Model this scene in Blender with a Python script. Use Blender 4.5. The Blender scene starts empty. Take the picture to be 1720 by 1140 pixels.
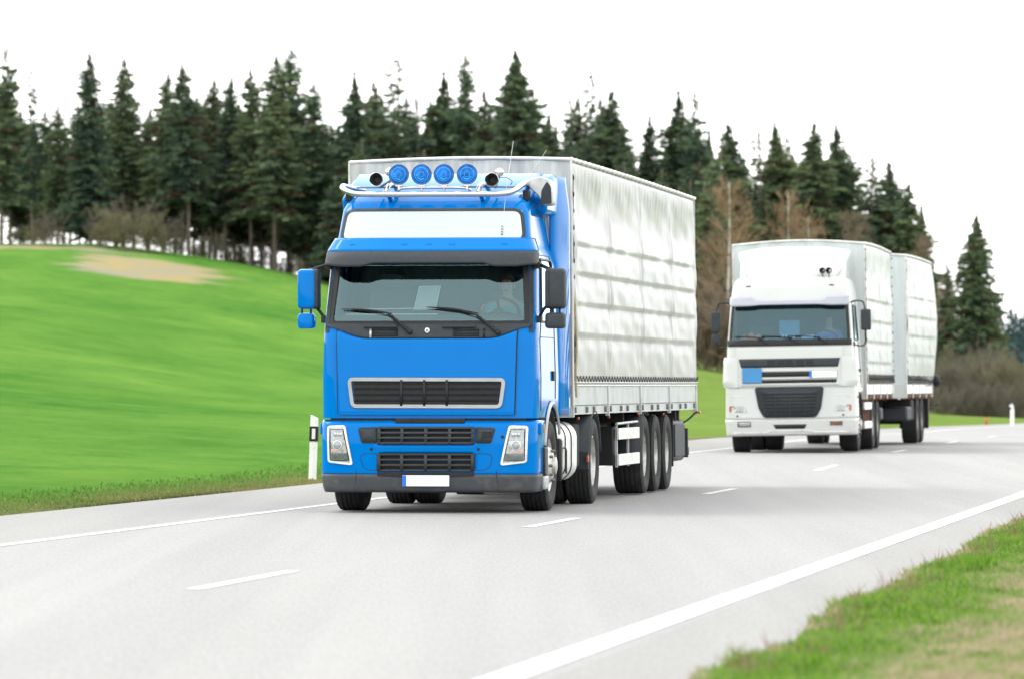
import bpy, bmesh, math, random
import numpy as np
from mathutils import Vector, Matrix
random.seed(7)
PI = math.pi
scn = bpy.context.scene
COL = scn.collection

# ---------------------------------------------------------------- helpers
def sgn(a): return -1.0 if a < 0 else 1.0
def lerp(a, b, t): return a + (b - a) * t
def interp(x, ks):
    if x <= ks[0][0]: return ks[0][1]
    for (a, b), (c, d) in zip(ks, ks[1:]):
        if x <= c: return b + (d - b) * (x - a) / (c - a)
    return ks[-1][1]
def sstep(a, b, x):
    t = min(1, max(0, (x - a) / (b - a))); return t * t * (3 - 2 * t)

class MB:
    def __init__(s): s.v = []; s.f = []
    def add(s, vs, fs):
        n = len(s.v); s.v += [tuple(v) for v in vs]; s.f += [tuple(i + n for i in f) for f in fs]; return s
    def box(s, x0, x1, y0, y1, z0, z1):
        return s.add([(x0,y0,z0),(x1,y0,z0),(x1,y1,z0),(x0,y1,z0),(x0,y0,z1),(x1,y0,z1),(x1,y1,z1),(x0,y1,z1)],
              [(0,3,2,1),(4,5,6,7),(0,1,5,4),(1,2,6,5),(2,3,7,6),(3,0,4,7)])
    def obox(s, c, sz, M):
        a, b, d = [q / 2 for q in sz]
        vs = [Vector(c) + M @ Vector((i*a, j*b, k*d)) for k in (-1,1) for (i,j) in ((-1,-1),(1,-1),(1,1),(-1,1))]
        return s.add(vs, [(0,3,2,1),(4,5,6,7),(0,1,5,4),(1,2,6,5),(2,3,7,6),(3,0,4,7)])
    def tube(s, pts, r, n=10, cap=True, closed=False):
        pts = [Vector(p) for p in pts]; m = len(pts)
        rs = r if isinstance(r, (list, tuple)) else [r] * m
        rings = []; up = None
        for i, p in enumerate(pts):
            if closed: t = pts[(i+1) % m] - pts[i-1]
            else: t = pts[min(i+1, m-1)] - pts[max(i-1, 0)]
            t.normalize()
            if up is None:
                up = Vector((0,0,1)) if abs(t.z) < .9 else Vector((1,0,0))
            a = t.cross(up); a.normalize(); up = a.cross(t); up.normalize()
            rings.append([p + (a * math.cos(k*2*PI/n) + up * math.sin(k*2*PI/n)) * rs[i] for k in range(n)])
        vs = [v for g in rings for v in g]; fs = []
        for i in range(m if closed else m - 1):
            j = (i + 1) % m
            for k in range(n):
                fs.append((i*n+k, i*n+(k+1)%n, j*n+(k+1)%n, j*n+k))
        if cap and not closed:
            fs.append(tuple(range(n))[::-1]); fs.append(tuple((m-1)*n+k for k in range(n)))
        return s.add(vs, fs)
    def lathe(s, prof, o, axis='x', n=40, closed=False):
        # prof: list of (radius, height along axis)
        vs = []; m = len(prof)
        for r, h in prof:
            for k in range(n):
                a = 2*PI*k/n; c, d = r*math.cos(a), r*math.sin(a)
                if axis == 'x': p = (h, c, d)
                elif axis == 'y': p = (c, h, d)
                else: p = (c, d, h)
                vs.append((p[0]+o[0], p[1]+o[1], p[2]+o[2]))
        fs = [(i*n+k, i*n+(k+1)%n, ((i+1)%m)*n+(k+1)%n, ((i+1)%m)*n+k) for i in range(m if closed else m-1) for k in range(n)]
        return s.add(vs, fs)
    def prism(s, poly, axis, a0, a1):
        # poly in the two other axes: 'y' -> (x,z); 'x' -> (y,z); 'z' -> (x,y)
        def P(q, a):
            return {'y': (q[0], a, q[1]), 'x': (a, q[0], q[1]), 'z': (q[0], q[1], a)}[axis]
        n = len(poly)
        vs = [P(q, a0) for q in poly] + [P(q, a1) for q in poly]
        return s.add(vs, [tuple(range(n)), tuple(range(2*n-1, n-1, -1))] + [(i, i+n, (i+1)%n+n, (i+1)%n) for i in range(n)])
    def grid(s, fn, nu, nv, wrap=False):
        vs = [fn(i/nu, j/nv) for j in range(nv+1) for i in range(nu+1)]
        return s.add(vs, [(j*(nu+1)+i, j*(nu+1)+i+1, (j+1)*(nu+1)+i+1, (j+1)*(nu+1)+i) for j in range(nv) for i in range(nu)])
    def ball(s, c, r, nu=14, nv=10, sc=(1,1,1)):
        vs = [(c[0], c[1], c[2]-r*sc[2])]
        for j in range(1, nv):
            a = -PI/2 + PI*j/nv
            for i in range(nu):
                b = 2*PI*i/nu
                vs.append((c[0]+r*sc[0]*math.cos(a)*math.cos(b), c[1]+r*sc[1]*math.cos(a)*math.sin(b), c[2]+r*sc[2]*math.sin(a)))
        vs.append((c[0], c[1], c[2]+r*sc[2])); L = len(vs)-1
        fs = [(0, 1+(i+1)%nu, 1+i) for i in range(nu)] + [(L, L-nu+i, L-nu+(i+1)%nu) for i in range(nu)]
        for j in range(nv-2):
            for i in range(nu):
                a = 1+j*nu+i; b = 1+j*nu+(i+1)%nu
                fs.append((a, b, b+nu, a+nu))
        return s.add(vs, fs)
    def build(s, name, mat, parent=None, smooth=35, bevel=None, solid=None, recalc=True, segs=2, label=None):
        me = bpy.data.meshes.new(name); me.from_pydata(s.v, [], s.f)
        if recalc:
            bm = bmesh.new(); bm.from_mesh(me)
            bmesh.ops.recalc_face_normals(bm, faces=bm.faces); bm.to_mesh(me); bm.free()
        me.materials.append(mat)
        if smooth:
            me.shade_smooth(); me.set_sharp_from_angle(angle=math.radians(smooth))
        o = bpy.data.objects.new(name, me); COL.objects.link(o)
        if parent: o.parent = parent
        if solid:
            m = o.modifiers.new('Solid', 'SOLIDIFY'); m.thickness = solid; m.offset = 0
        if bevel:
            m = o.modifiers.new('Bevel', 'BEVEL'); m.width = bevel; m.segments = segs; m.limit_method = 'ANGLE'; m.angle_limit = math.radians(38)
            m.harden_normals = False
        if label: o['label'] = label
        return o

def roundrect(x0, x1, z0, z1, r, n=5):
    pts = []
    for cx, cz, a0 in ((x1-r, z1-r, 0), (x0+r, z1-r, 90), (x0+r, z0+r, 180), (x1-r, z0+r, 270)):
        for k in range(n+1):
            a = math.radians(a0 + 90*k/n); pts.append((cx + r*math.cos(a), cz + r*math.sin(a)))
    return pts
def roundpoly(pts, r, n=4):
    out = []; m = len(pts)
    for i in range(m):
        p0, p, p1 = Vector(pts[i-1]), Vector(pts[i]), Vector(pts[(i+1) % m])
        a = (p0-p); b = (p1-p); rr = min(r, a.length*.45, b.length*.45)
        A = p + a.normalized()*rr; B = p + b.normalized()*rr
        for k in range(n+1):
            t = k/n; q = A*(1-t)**2 + p*2*t*(1-t) + B*t*t; out.append((q.x, q.y))
    return out

def thing(name, label, cat, loc=(0,0,0), rz=0, group=None, rot=None):
    o = bpy.data.objects.new(name, None); COL.objects.link(o); o.empty_display_size = .3
    o.location = loc; o.rotation_euler = rot if rot else (0, 0, rz)
    o['label'] = label; o['category'] = cat
    if group: o['group'] = group
    return o
def tag(o, label, cat, group=None, kind=None):
    if label: o['label'] = label
    if cat: o['category'] = cat
    if group: o['group'] = group
    if kind: o['kind'] = kind
    return o
def kids(o): return [c for c in COL.objects if c.parent == o]
def copy_tree(o, parent=None):
    c = o.copy(); COL.objects.link(c); c.parent = parent
    for ch in kids(o):
        d = ch.copy(); COL.objects.link(d); d.parent = c
        for g in kids(ch):
            e = g.copy(); COL.objects.link(e); e.parent = d
    return c

# ---------------------------------------------------------------- materials
def mat(name, col, rough=.5, metal=0, coat=0, var=.08, vs=6.0, bump=0, bs=60.0, spec=.5, dirt=None, ds=3.0, stretch=None, dlo=.5, dhi=.75, coord='Object', coatr=.03):
    m = bpy.data.materials.new(name); m.use_nodes = True
    N = m.node_tree.nodes; L = m.node_tree.links; b = N['Principled BSDF']
    b.inputs['Roughness'].default_value = rough; b.inputs['Metallic'].default_value = metal
    b.inputs['Coat Weight'].default_value = coat; b.inputs['Coat Roughness'].default_value = coatr
    b.inputs['Specular IOR Level'].default_value = spec
    tc = N.new('ShaderNodeTexCoord'); mp = N.new('ShaderNodeMapping'); L.new(tc.outputs[coord], mp.inputs[0])
    if stretch: mp.inputs['Scale'].default_value = stretch
    nz = N.new('ShaderNodeTexNoise'); nz.inputs['Scale'].default_value = vs; nz.inputs['Detail'].default_value = 5
    L.new(mp.outputs[0], nz.inputs['Vector'])
    mx = N.new('ShaderNodeMix'); mx.data_type = 'RGBA'
    mr = N.new('ShaderNodeMapRange'); mr.inputs['From Min'].default_value = .3; mr.inputs['From Max'].default_value = .7
    L.new(nz.outputs[0], mr.inputs[0]); L.new(mr.outputs[0], mx.inputs[0])
    mx.inputs[6].default_value = (*[c*(1-var) for c in col], 1); mx.inputs[7].default_value = (*[min(1, c*(1+var)) for c in col], 1)
    out = mx.outputs[2]
    if dirt:
        n2 = N.new('ShaderNodeTexNoise'); n2.inputs['Scale'].default_value = ds; n2.inputs['Detail'].default_value = 8; n2.inputs['Roughness'].default_value = .65
        L.new(mp.outputs[0], n2.inputs['Vector'])
        r2 = N.new('ShaderNodeMapRange'); r2.inputs['From Min'].default_value = dlo; r2.inputs['From Max'].default_value = dhi
        L.new(n2.outputs[0], r2.inputs[0])
        m2 = N.new('ShaderNodeMix'); m2.data_type = 'RGBA'; L.new(r2.outputs[0], m2.inputs[0]); L.new(out, m2.inputs[6]); m2.inputs[7].default_value = (*dirt, 1)
        out = m2.outputs[2]
    L.new(out, b.inputs['Base Color'])
    if bump:
        n3 = N.new('ShaderNodeTexNoise'); n3.inputs['Scale'].default_value = bs; n3.inputs['Detail'].default_value = 4
        L.new(mp.outputs[0], n3.inputs['Vector'])
        bp = N.new('ShaderNodeBump'); bp.inputs['Strength'].default_value = bump; bp.inputs['Distance'].default_value = .02
        L.new(n3.outputs[0], bp.inputs['Height']); L.new(bp.outputs[0], b.inputs['Normal'])
    return m

def glass_mat(name, tint, refl=1.0, rough=.01, ior=1.5):
    m = bpy.data.materials.new(name); m.use_nodes = True
    N = m.node_tree.nodes; L = m.node_tree.links; N.clear()
    o = N.new('ShaderNodeOutputMaterial'); t = N.new('ShaderNodeBsdfTransparent'); t.inputs[0].default_value = (*tint, 1)
    g = N.new('ShaderNodeBsdfGlossy'); g.inputs['Roughness'].default_value = rough; g.inputs['Color'].default_value = (.64*refl, .95*refl, 1*refl, 1)
    fr = N.new('ShaderNodeFresnel'); fr.inputs['IOR'].default_value = ior
    mt = N.new('ShaderNodeMath'); mt.operation = 'MULTIPLY'; mt.inputs[1].default_value = 2.7; mt.use_clamp = True
    L.new(fr.outputs[0], mt.inputs[0])
    x = N.new('ShaderNodeMixShader'); L.new(mt.outputs[0], x.inputs[0]); L.new(t.outputs[0], x.inputs[1]); L.new(g.outputs[0], x.inputs[2]); L.new(x.outputs[0], o.inputs[0])
    return m

M = {}
M['blue'] = mat('blue_paint', (.0, .155, .50), .45, 0, 1.0, .02, 2, spec=0)
M['blue'].node_tree.nodes['Principled BSDF'].inputs['Coat IOR'].default_value = 1.2
M['dblue'] = mat('dark_blue_glass', (.0, .13, .50), .2, 0, .15, .5, 16, spec=.15)
M['rimblue'] = mat('lamp_rim_blue', (.04, .08, .24), .3, .2, .2)
M['horn'] = mat('horn_inside', (.20, .20, .19), .3, .9)
M['dgrey'] = mat('dark_grey_plastic', (.030, .036, .042), .55, 0, 0, .12, 20, .1, 300, spec=.28)
M['bumper'] = mat('bumper_plastic', (.055, .062, .07), .55, 0, 0, .1, 6, .1, 300, spec=.3, dirt=(.11, .105, .10), ds=5)
M['black'] = mat('black_plastic', (.012, .012, .014), .45, 0, 0, .2, 20, spec=.3)
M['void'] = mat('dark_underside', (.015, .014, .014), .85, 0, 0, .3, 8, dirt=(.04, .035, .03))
M['rubber'] = mat('tyre_rubber', (.020, .021, .022), .75, 0, 0, .15, 12, .2, 120, dirt=(.050, .047, .043), ds=3, spec=.3)
M['rim'] = mat('rim_steel', (.52, .52, .50), .42, .55, 0, .12, 10, dirt=(.20, .16, .12), ds=9)
M['hub'] = mat('hub_metal', (.16, .15, .14), .5, .5, 0, .2, 20)
M['chrome'] = mat('polished_steel', (.50, .50, .51), .2, 1, 0, .03, 10)
M['frame_steel'] = mat('grille_frame_steel', (.33, .34, .35), .3, .9)
M['chromew'] = mat('satin_steel', (.75, .76, .76), .38, .7, 0, .03, 10)
M['alu'] = mat('aluminium', (.50, .51, .52), .42, .6, 0, .06, 12, dirt=(.30, .29, .27), ds=4)
M['alubright'] = mat('bright_aluminium', (.72, .73, .72), .42, .4, 0, .05, 12, dirt=(.4, .38, .34), ds=6)
M['alupaint'] = mat('grey_side_board', (.43, .455, .47), .42, .15, 0, .05, 4, dirt=(.27, .28, .28), ds=3)
M['signwhite'] = mat('white_sign_panel', (.50, .56, .56), .3, 0, .3, .01, 2)
M['plate'] = mat('plate_white', (.85, .87, .87), .35, 0, .2, .01, 2)
M['euro'] = mat('plate_blue', (.01, .13, .65), .35)
M['sqblue'] = mat('square_blue', (.045, .215, .46), .6, 0, 0, .02)
M['orange'] = mat('orange_lens', (.45, .055, .008), .25, 0, .5, .1)
M['lens'] = mat('lamp_lens_grey', (.30, .33, .34), .12, .1, .8, .25, 40)
M['lenswhite'] = mat('lamp_reflector', (.40, .41, .40), .25, .7, .6, .3, 30)
M['lampdark'] = mat('lamp_dark_lens', (.10, .12, .125), .15, .1, .8, .35, 40)
M['fabricseat'] = mat('seat_fabric', (.10, .12, .13), .9)
M['interior'] = mat('cab_trim', (.13, .16, .17), .8)
M['dash'] = mat('dashboard_plastic', (.10, .125, .13), .55)
M['dashrefl'] = mat('dash_edge_reflection', (.72, .78, .76), .4)
M['paper'] = mat('pale_paper', (.42, .50, .49), .6)
M['paperedge'] = mat('paper_edge', (.85, .9, .88), .5)
M['white'] = mat('white_paint', (.50, .51, .50), .35, 0, .5, .02, 2, dirt=(.42, .405, .355), ds=1.6, dlo=.55, dhi=.8)
M['tarp'] = mat('trailer_tarpaulin', (.415, .41, .42), .38, 0, .08, .03, 3, .18, 14, dirt=(.33, .335, .33), ds=1.3, stretch=(1, 1, .35), dlo=.45, dhi=.8, coatr=.25)
M['tarpf'] = mat('dirty_front_tarpaulin', (.56, .57, .55), .5, 0, 0, .06, 3, .15, 8, dirt=(.27, .27, .25), ds=2.2, stretch=(2.2, 1, .22), dlo=.42, dhi=.72)
M['hem'] = mat('tarpaulin_hem', (.62, .62, .60), .5, 0, 0, .1, 8, .2, 20, dirt=(.34, .33, .29), ds=3)
M['tarpw'] = mat('white_tarpaulin', (.46, .475, .48), .38, 0, .1, .03, 3, .18, 10, dirt=(.48, .505, .505), ds=1.5, stretch=(1, 1, .4), coatr=.3)
M['tarpwf'] = mat('pale_front_tarpaulin', (.52, .56, .57), .45, 0, 0, .05, 3, .1, 8, dirt=(.42, .45, .45), ds=2, stretch=(2, 1, .3))
M['rope'] = mat('old_rope', (.32, .26, .15), .9, 0, 0, .3, 30)
M['darkrope'] = mat('dark_rope', (.035, .03, .028), .9)
M['skin'] = mat('skin', (.55, .33, .24), .5)
M['shirtb'] = mat('turquoise_shirt', (.10, .46, .55), .85)
M['shirtw'] = mat('blue_shirt', (.05, .22, .62), .85)
M['hair'] = mat('greying_hair', (.16, .13, .10), .8)
M['trouser'] = mat('dark_trousers', (.03, .035, .05), .9)
M['terracotta'] = mat('coral_cloth', (.90, .22, .10), .8)
M['rust'] = mat('rusty_frame', (.15, .075, .05), .8, 0, 0, .4, 14)
M['visor'] = mat('smoked_visor', (.30, .31, .36), .2, 0, .6, .05)
M['bglass'] = glass_mat('windscreen_glass', (.74, .84, .86))
M['sglass'] = glass_mat('side_glass', (.25, .3, .32))
M['wglass'] = glass_mat('tinted_windscreen_glass', (.50, .78, 1.0), .78)
# ---------------------------------------------------------------- wheels
def wheel(parent, x, y, side, kind='drive', R=.505, width=.315, z=None):
    """side=+1: outer face looks to +x.  returns the wheel part (tyre) with rim + hub below it"""
    z = R if z is None else z
    t = MB(); s = side; w = width/2
    prof = [(R*.585, -w*.80), (R*.66, -w*.93), (R*.80, -w*1.02), (R*.93, -w*.98), (R*.985, -w*.86)]
    # ribs of the tread
    nr = 5; span = 1.6*w
    for i in range(nr):
        a = -w*.80 + span*i/nr; b = -w*.80 + span*(i+1)/nr - .012
        prof += [(R*.998, a), (R, (a+b)/2), (R*.998, b), (R*.976, b+.002), (R*.976, b+.010)]
    prof += [(R*.985, w*.86), (R*.93, w*.98), (R*.80, w*1.02), (R*.66, w*.93), (R*.585, w*.80)]
    t.lathe([(r, h*s) for r, h in prof], (x, y, z), 'x', 64)
    tyre = t.build('wheel', M['rubber'], parent, smooth=50)
    r = MB()
    if kind == 'steer':   # dish bulges outwards
        p = [(R*.60, w*.78), (R*.565, w*.82), (R*.54, w*.70), (R*.50, w*.60), (R*.44, w*.66), (R*.37, w*.95), (R*.30, w*1.08), (R*.20, w*1.10), (R*.19, w*1.32), (R*.12, w*1.38), (.001, w*1.38)]
        bc, bx = R*.335, w*1.0
    else:                 # deep dish
        p = [(R*.60, w*.80), (R*.565, w*.84), (R*.55, w*.66), (R*.53, w*.1), (R*.47, -w*.15), (R*.36, -w*.22), (R*.30, -w*.20), (R*.24, w*.12), (R*.22, w*.62), (R*.17, w*.70), (.001, w*.70)]
        bc, bx = R*.36, -w*.2
    r.lathe([(a, h*s) for a, h in p], (x, y, z), 'x', 48)
    b = MB()
    for k in range(10):
        a = 2*PI*k/10; c = (y + bc*math.cos(a), z + bc*math.sin(a))
        b.lathe([(.017, (bx-.005)*s), (.017, (bx+.026)*s), (.011, (bx+.034)*s), (.001, (bx+.034)*s)], (x, c[0], c[1]), 'x', 8)
    for k in range(10):   # hand holes in the dish
        a = 2*PI*(k+.5)/10; c = (y + R*.455*math.cos(a), z + R*.455*math.sin(a))
        hx = (w*.66 if kind == 'steer' else -w*.10)
        b.lathe([(.001, (hx+.006)*s), (.026, (hx+.006)*s), (.026, (hx-.02)*s)], (x, c[0], c[1]), 'x', 10)
    nf = len(r.f); r.add(b.v, b.f); ro = r.build('rim', M['rim'], tyre, smooth=40, recalc=False); ro.data.materials.append(M['hub'])
    mi = [0]*nf + [1]*(len(r.f)-nf); ro.data.polygons.foreach_set('material_index', mi)
    return tyre

# ---------------------------------------------------------------- cab surface
class CabSurf:
    def __init__(s, wk, yk, dk, yend, n=5.0):
        s.wk, s.yk, s.dk, s.yend, s.n = wk, yk, dk, yend, n
    def w(s, z): return interp(z, s.wk)
    def y0(s, z): return interp(z, s.yk)
    def D(s, z): return interp(z, s.dk)
    def pt(s, x, z, off=0):
        """point on the front surface; off moves it outwards"""
        w = s.w(z); q = min(.9999, abs(x)/w)
        y = s.y0(z) + s.D(z)*(1-(1-q**s.n)**(1/s.n))
        # outward direction in plan
        e = .004; q2 = min(.9999, (abs(x)+e)/w); y2 = s.y0(z) + s.D(z)*(1-(1-q2**s.n)**(1/s.n))
        tx, ty = e, y2-y; l = math.hypot(tx, ty) or 1
        nx, ny = ty/l*sgn(x), -tx/l
        return (x+nx*off, y+ny*off, z)
    def side(s, sd, y, z, off=0): return (sd*(s.w(z)+off), y, z)
    def ring(s, z, m=60, k=26):
        w, y0, D, n = s.w(z), s.y0(z), s.D(z), s.n; P = []
        for i in range(k): P.append((-w, lerp(s.yend, y0+D, i/k), z))
        for i in range(m+1):
            a = -PI/2 + PI*i/m; sx = math.sin(a); cx = math.cos(a)
            P.append((w*sgn(sx)*abs(sx)**(2/n), y0 + D*(1-abs(cx)**(2/n)), z))
        for i in range(1, k+1): P.append((w, lerp(y0+D, s.yend, i/k), z))
        return P
    def shell(s, z0, z1, dz=.03, hole=None, m=60, k=26, back=True, top=False):
        nz = max(1, round((z1-z0)/dz)); b = MB(); rows = [s.ring(lerp(z0, z1, j/nz), m, k) for j in range(nz+1)]
        c = len(rows[0]); vs = [p for r in rows for p in r]; fs = []
        for j in range(nz):
            for i in range(c if back else c-1):
                f = (j*c+i, j*c+(i+1) % c, (j+1)*c+(i+1) % c, (j+1)*c+i)
                ce = [sum(vs[q][t] for q in f)/4 for t in range(3)]
                if hole and i < c-1 and hole(ce): continue
                fs.append(f)
        if top: fs.append(tuple(nz*c+i for i in range(c)))
        return b.add(vs, fs)
    def patch(s, xl, xr, z0, z1, off, nu=40, nv=20):
        """grid patch; xl/xr numbers or functions of v"""
        L = xl if callable(xl) else (lambda v: xl); R = xr if callable(xr) else (lambda v: xr)
        Z0 = z0 if callable(z0) else (lambda u: z0); Z1 = z1 if callable(z1) else (lambda u: z1)
        return MB().grid(lambda u, v: s.pt(lerp(L(v), R(v), u), lerp(Z0(u), Z1(u), v), off), nu, nv)
    def ribbon(s, loop, half, off, closed=True, bulge=.004):
        """flat strip on the surface following a loop of (x,z)"""
        n = len(loop); b = MB(); vs = []
        for i in range(n):
            if closed: a = Vector(loop[(i+1) % n]) - Vector(loop[i-1])
            else: a = Vector(loop[min(i+1, n-1)]) - Vector(loop[max(i-1, 0)])
            a.normalize(); p = Vector((-a.y, a.x))
            for t, o in ((-1, off-bulge*2), (-.8, off), (.8, off), (1, off-bulge*2)):
                q = Vector(loop[i]) + p*half*t; vs.append(s.pt(q.x, q.y, o))
        fs = []
        for i in range(n if closed else n-1):
            j = (i+1) % n
            for k in range(3): fs.append((i*4+k, i*4+k+1, j*4+k+1, j*4+k))
        return b.add(vs, fs)

def densify(loop, step=.04, closed=True):
    out = []; n = len(loop)
    for i in range(n if closed else n-1):
        a, b = Vector(loop[i]), Vector(loop[(i+1) % n]); k = max(1, int((b-a).length/step))
        for j in range(k): q = a.lerp(b, j/k); out.append((q.x, q.y))
    if not closed: out.append(tuple(loop[-1]))
    return out

# ---------------------------------------------------------------- people
def skinned(name, nodes, edges, radii, matl, parent=None, sub=2):
    me = bpy.data.meshes.new(name); me.from_pydata(nodes, edges, []); me.materials.append(matl)
    o = bpy.data.objects.new(name, me); COL.objects.link(o)
    if parent: o.parent = parent
    sk = o.modifiers.new('Skin', 'SKIN'); sk.use_smooth_shade = True
    if not me.skin_vertices: me.skin_vertices.new()
    for i, r in enumerate(radii):
        d = me.skin_vertices[0].data[i]
        d.radius = r if isinstance(r, tuple) else (r, r); d.use_root = (i == 0)
    su = o.modifiers.new('Sub', 'SUBSURF'); su.levels = sub; su.render_levels = sub
    return o
def driver(label, loc, rz, shirt, wheel_c, hairm):
    """seated figure facing -y, hands on a steering wheel; loc = hip point in the world"""
    t = thing('person', label, 'person', loc, rz)
    # hip, spine, chest, neck, head
    N = [(0,0,.09), (0,.02,.27), (0,.01,.44), (0,0,.52), (0,-.01,.60), (0,-.02,.66), (0,-.025,.74), (0,-.02,.80)]
    R = [(.15,.11), (.145,.10), (.16,.10), (.10,.075), (.052,.055), (.066,.078), (.074,.09), (.05,.06)]
    E = [(i, i+1) for i in range(7)]
    for sd in (-1, 1):
        n = len(N)
        N += [(sd*.10,-.10,.06), (sd*.14,-.46,.10), (sd*.15,-.52,-.28)]; R += [.085, .062, .045]; E += [(0, n), (n, n+1), (n+1, n+2)]
        n = len(N); hx, hy, hz = wheel_c
        hand = (hx+sd*.19, hy+.03, hz+.03)
        N += [(sd*.19,0,.49), (sd*.24,-.10,.26), (lerp(sd*.24, hand[0], .8), lerp(-.10, hand[1], .8), lerp(.26, hand[2], .8)), hand]
        R += [.058, .043, .028, (.036, .022)]; E += [(3, n), (n, n+1), (n+1, n+2), (n+2, n+3)]
        for k in range(5):   # four fingers and the thumb close round the rim
            m = len(N); o = (k-1.5)*.019
            if k < 4:
                N += [(hand[0]+sd*.012, hand[1]-.045, hand[2]+o+.01), (hand[0]-sd*.008, hand[1]-.068+.004*abs(k-1), hand[2]+o)]
            else:
                N += [(hand[0]-sd*.03, hand[1]-.02, hand[2]+.032), (hand[0]-sd*.035, hand[1]-.052, hand[2]+.03)]
            R += [.0095, .008]; E += [(n+3, m), (m, m+1)]
    b = skinned('body', N, E, R, M['skin'], t)
    # face details: nose, ears, eyes, mouth
    f = MB()
    f.ball((0, -.118, .70), .016, 8, 6, (.8, 1.1, 1.5))
    for sd in (-1, 1): f.ball((sd*.079, -.01, .715), .024, 8, 6, (.35, .7, 1.2))
    f.build('facial_features', M['skin'], b, smooth=60)
    e = MB()
    for sd in (-1, 1): e.ball((sd*.03, -.103, .73), .010, 8, 6, (1.4, .6, .7))
    e.ball((0, -.108, .662), .018, 8, 6, (1.4, .3, .3)); e.build('eyes', M['hair'], b, smooth=60)
    h = MB()
    def hf(u, v):
        a = -.25*PI + v*.75*PI; c = 2*PI*u
        r = .093; y = math.sin(c)*math.cos(a)*r*1.12; zz = math.sin(a)*r*1.18
        if y < -.03: zz = max(zz, .035 + (-.03-y)*.25)
        return (math.cos(c)*math.cos(a)*r*.95, -.015+y+.006, .745+zz)
    h.grid(hf, 20, 10); h.build('hair', hairm, t, smooth=80)
    # shirt: a looser skin over torso and upper arms
    SN = [(0,.0,.10), (0,.02,.27), (0,.01,.44), (0,0,.53)]; SR = [(.165,.125), (.16,.115), (.178,.115), (.085,.07)]; SE = [(0,1), (1,2), (2,3)]
    for sd in (-1, 1):
        n = len(SN); SN += [(sd*.185,0,.485), (sd*.235,-.09,.28)]; SR += [.074, .062]; SE += [(2, n), (n, n+1)]
    skinned('shirt', SN, SE, SR, shirt, t)
    TN = [(0,0,.06)]; TR = [(.16,.12)]; TE = []
    for sd in (-1, 1):
        n = len(TN); TN += [(sd*.10,-.10,.06), (sd*.14,-.46,.10), (sd*.15,-.52,-.25)]; TR += [.10, .075, .06]; TE += [(0, n), (n, n+1), (n+1, n+2)]
    skinned('trousers', TN, TE, TR, M['trouser'], t)
    return t

def local_to_world(root, p):
    Mx = Matrix.Translation(root.location) @ root.rotation_euler.to_matrix().to_4x4()
    return Mx @ Vector(p)

# ================================================================ BLUE TRACTOR
YAW = math.radians(-7.9)
TR = thing('truck', 'bright blue truck cab with four round blue roof lamps pulling the grey trailer', 'truck', (-.94, 60.37, 0), YAW)
S = CabSurf(wk=[(.9,1.195),(1.5,1.2),(2.05,1.185),(2.75,1.155),(2.95,1.09),(3.35,1.045),(3.46,1.0),(3.54,.93)],
            yk=[(.9,.05),(1.9,.07),(2.08,.11),(2.8,.36),(3.0,.38),(3.32,.50),(3.42,.60),(3.50,.78),(3.54,.95)],
            dk=[(.9,.38),(2.0,.36),(2.9,.36),(3.54,.42)], yend=2.22)
WXL, WZ0, WZ1 = 1.085, 2.075, 2.86
AY, AR = 1.40, .64
def hole(c):
    x, y, z = c
    w = S.w(z)
    if y < S.y0(z)+S.D(z)*.8 and WZ0 < z < WZ1 and abs(x) < w-.085: return True
    if abs(x) > w-.02 and .78 < y < 1.62 and 2.13 < z < 2.76 and y > .62+(z-2.13)*.22: return True
    if abs(x) > w-.05 and (y-AY)**2 + (z-.52)**2 < AR**2: return True
    return False
cab = S.shell(1.04, 3.54, .025, hole, 72, 40, True, True).build('cab_body', M['blue'], TR, smooth=30)
# inner lining so that the cab is dark and closed inside
Si = CabSurf([(a, b-.05) for a, b in S.wk], [(a, b+.05) for a, b in S.yk], S.dk, 2.17)
Si.shell(1.1, 3.45, .05, lambda c: (c[1] < Si.y0(c[2])+Si.D(c[2])*.9 and 2.0 < c[2] < 2.9 and abs(c[0]) < Si.w(c[2])-.03) or (abs(c[0]) > Si.w(c[2])-.02 and .7 < c[1] < 1.68 and 2.1 < c[2] < 2.8) or ((c[1]-AY)**2+(c[2]-.52)**2 < (AR+.1)**2), 40, 20, True, False).build('cab_lining', M['interior'], TR)
MB().box(-1.1, 1.1, .3, 2.1, 1.28, 1.32).build('cab_floor', M['interior'], TR)
MB().box(-1.02, 1.02, .9, 2.12, 3.02, 3.05).build('headliner', M['interior'], TR)
# windscreen + gasket
S.patch(lambda v: -(S.w(lerp(WZ0, WZ1, v))-.07), lambda v: S.w(lerp(WZ0, WZ1, v))-.07, WZ0-.02, WZ1+.02, -.008, 50, 16).build('windscreen', M['bglass'], TR, recalc=False)
lp = densify(roundpoly([(-(S.w(WZ0)-.085), WZ0), (S.w(WZ0)-.085, WZ0), (S.w(WZ1)-.085, WZ1), (-(S.w(WZ1)-.085), WZ1)], .07, 6))
S.ribbon(lp, .030, .006).build('windscreen_seal', M['black'], TR)
# grey corner strip beside the windscreen
for sd in (-1, 1):
    b = MB().grid(lambda u, v: S.pt(sd*(S.w(lerp(1.98, 2.86, v)) - lerp(.075, .035, u)), lerp(1.98, 2.86, v), .009), 4, 30)
    b.build('corner_trim', M['dgrey'], TR)
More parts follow.
